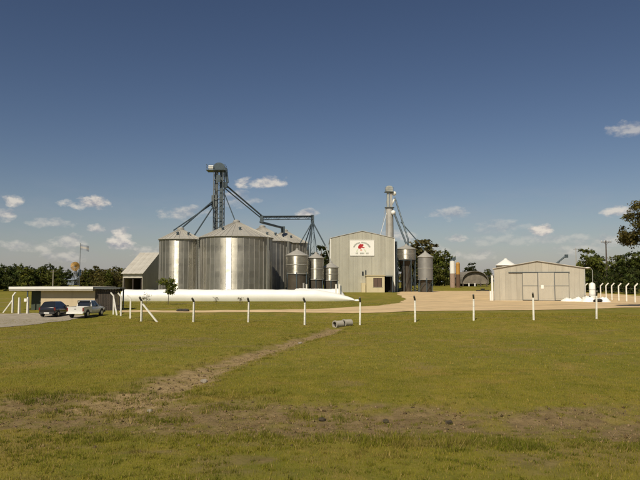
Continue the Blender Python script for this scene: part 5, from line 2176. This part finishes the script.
def far_shed():
    D = 235.0
    x0, x1 = X(62, D), X(74, D)
    zg = gz(x0, D)
    root = empty('long_shed', ((x0 + x1) / 2, D, zg), 'long low pale blue shed far off between the left trees', 'shed')
    ze = Z(280, D)
    MB().box(x0, x1, D, D + .2, zg - .2, ze).build('front_wall', mat('blue_grey_wall', (.16, .19, .22), .7, 0, .1, .5), root)
    MB().box(x0, x1, D + 8, D + 8.2, zg - .2, ze).build('rear_wall', MATS['blue_grey_wall'], root)
    MB().prism([(D - .5, ze + .02), (D + 4, Z(277.3, D)), (D + 8.7, ze + .02)], 'x', x0 - .3, x1 + .3).build('roof', mat('blue_grey_roof', (.30, .34, .38), .5, .2, .1, .5), root)


far_shed()
# tree between the hopper tanks and the mill
tree(321.5, 205, 244.5, 0, 'round dark tree showing above the squat hopper tank', leaf_dark, None)
# trees right of the mill
for (px, D, t, k, m_, w, lb) in ((427, 195, 238.5, 4, leaf_olive, 1.45, 'tallest olive tree behind the raised tank'), (413, 200, 245, 0, leaf_dark, 1.35, 'dark tree behind the raised tank, left of the tallest'),
                                 (438.5, 190, 248.5, 2, leaf_mid, .9, 'mid green tree right of the dull feed tank'), (444.5, 205, 260, 0, leaf_dark, .9, 'dark tree just left of the white topped silo'),
                                 (431, 192, 256, 2, leaf_dark, 1.0, 'low dark tree behind the dull feed tank'), (472.5, 225, 262, 0, leaf_dark, .9, 'round dark tree behind the arched barn'),
                                 (480, 230, 271, 2, leaf_dark, 1.0, 'low tree right behind the arched barn'), (488.5, 235, 268.5, 4, leaf_mid, .8, 'pale green tree left of the small white-roofed bin'),
                                 (456, 240, 272, 2, leaf_dark, 1.2, 'low dark tree behind the two tower silos')):
    tree(px, D, t, k, lb, m_, 'trees behind the yard', 'leafy_tree', w)
for (px, D, t, k, m_, w, lb) in ((587, 150, 247.5, 0, leaf_mid, .95, 'round green tree behind the street lamp'), (599, 160, 254, 4, leaf_dark, .9, 'dark tree between lamp and power pole'),
                                 (614, 150, 262, 2, leaf_dark, .8, 'low dark tree just right of the power pole'), (622, 145, 254, 4, leaf_mid, 1.0, 'broad green tree right of the power pole'),
                                 (636, 140, 250.5, 0, leaf_dark, 1.1, 'dark green tree at the right edge below the overhanging crown'), (650, 135, 250, 2, leaf_mid, 1.0, 'green tree mostly beyond the right edge'),
                                 (578, 165, 262, 2, leaf_dark, .8, 'low dark tree behind the storage shed right corner'), (606, 175, 262, 2, leaf_mid, 1.0, 'hazy tree behind the power pole'), (632, 128, 266, 2, leaf_dark, .8, 'low dense tree behind the last bent posts'),
                                 (612, 132, 270, 2, leaf_dark, .7, 'low bush-like tree behind the middle bent posts'), (596, 134, 268, 2, leaf_dark, .8, 'low bush-like tree behind the white storage tank')):
    tree(px, D, t, k, lb, m_, 'trees behind the right fence', 'leafy_tree', w)


def overhang_tree():
    D = 74.0
    x = X(668, D)
    g = gz(x, D)
    zc = Z(226, D) - g
    lob = [(-4.2, 0, zc - .3, 1.5, 1.6), (-3.2, -.8, zc + .9, 1.6, 1.4), (-2.2, .6, zc + 2.0, 1.6, 1.2), (-1.8, -.6, zc - .8, 1.5, 1.2), (0, 0, zc + 1, 2.4, 2.0), (2.2, .4, zc + .4, 2.2, 1.8), (.3, 1.8, zc, 2, 1.6), (.4, -2, zc + .2, 2, 1.6), (-4.0, .6, zc - 1.6, .9, .5)]
    t, c = tree_meshes(77, 10, 4.5, 2.6, zc, 230, 40, .16, lob, .26, .8)
    c.materials.append(leaf_olive)
    root = empty('leafy_tree', (x, D, g), 'olive tree crown overhanging the right edge above the fence', 'tree')
    for nm, me in (('trunk', t), ('crown', c)):
        o = bpy.data.objects.new(nm, me)
        o.parent = root
        col.objects.link(o)


overhang_tree()


def sapling(px, pyb, pyt, seed, label, rx, m, nc, nl, name='sapling', leaf=.10):
    p = at(px, pyb)
    ht = P(px, pyt, p.y).z - p.z
    t, c = tree_meshes(seed, ht, rx, ht * .30, ht * .68, nc, nl, leaf, None, max(.02, ht * .010), .45)
    c.materials.append(m)
    root = empty(name, p, label, 'sapling' if name == 'sapling' else 'shrub', 'young plants before the long grain bag')
    for nm, me in (('trunk' if name == 'sapling' else 'stem', t), ('crown', c)):
        o = bpy.data.objects.new(nm, me)
        o.parent = root
        col.objects.link(o)


sapling(168, 304.5, 275.5, 31, 'slender green sapling standing before the long grain bag', 1.15, leaf_bright, 80, 18, leaf=.13)
sapling(146.5, 304, 292, 32, 'small thin shrub left of the slender sapling', .7, leaf_olive, 12, 12, 'shrub', .08)
sapling(216, 304.5, 297, 33, 'tiny shrub right of the slender sapling', .45, leaf_olive, 8, 10, 'shrub', .07)
sapling(240, 304.5, 297.5, 34, 'tiny shrub before the bag below the largest bin', .4, leaf_olive, 8, 10, 'shrub', .07)
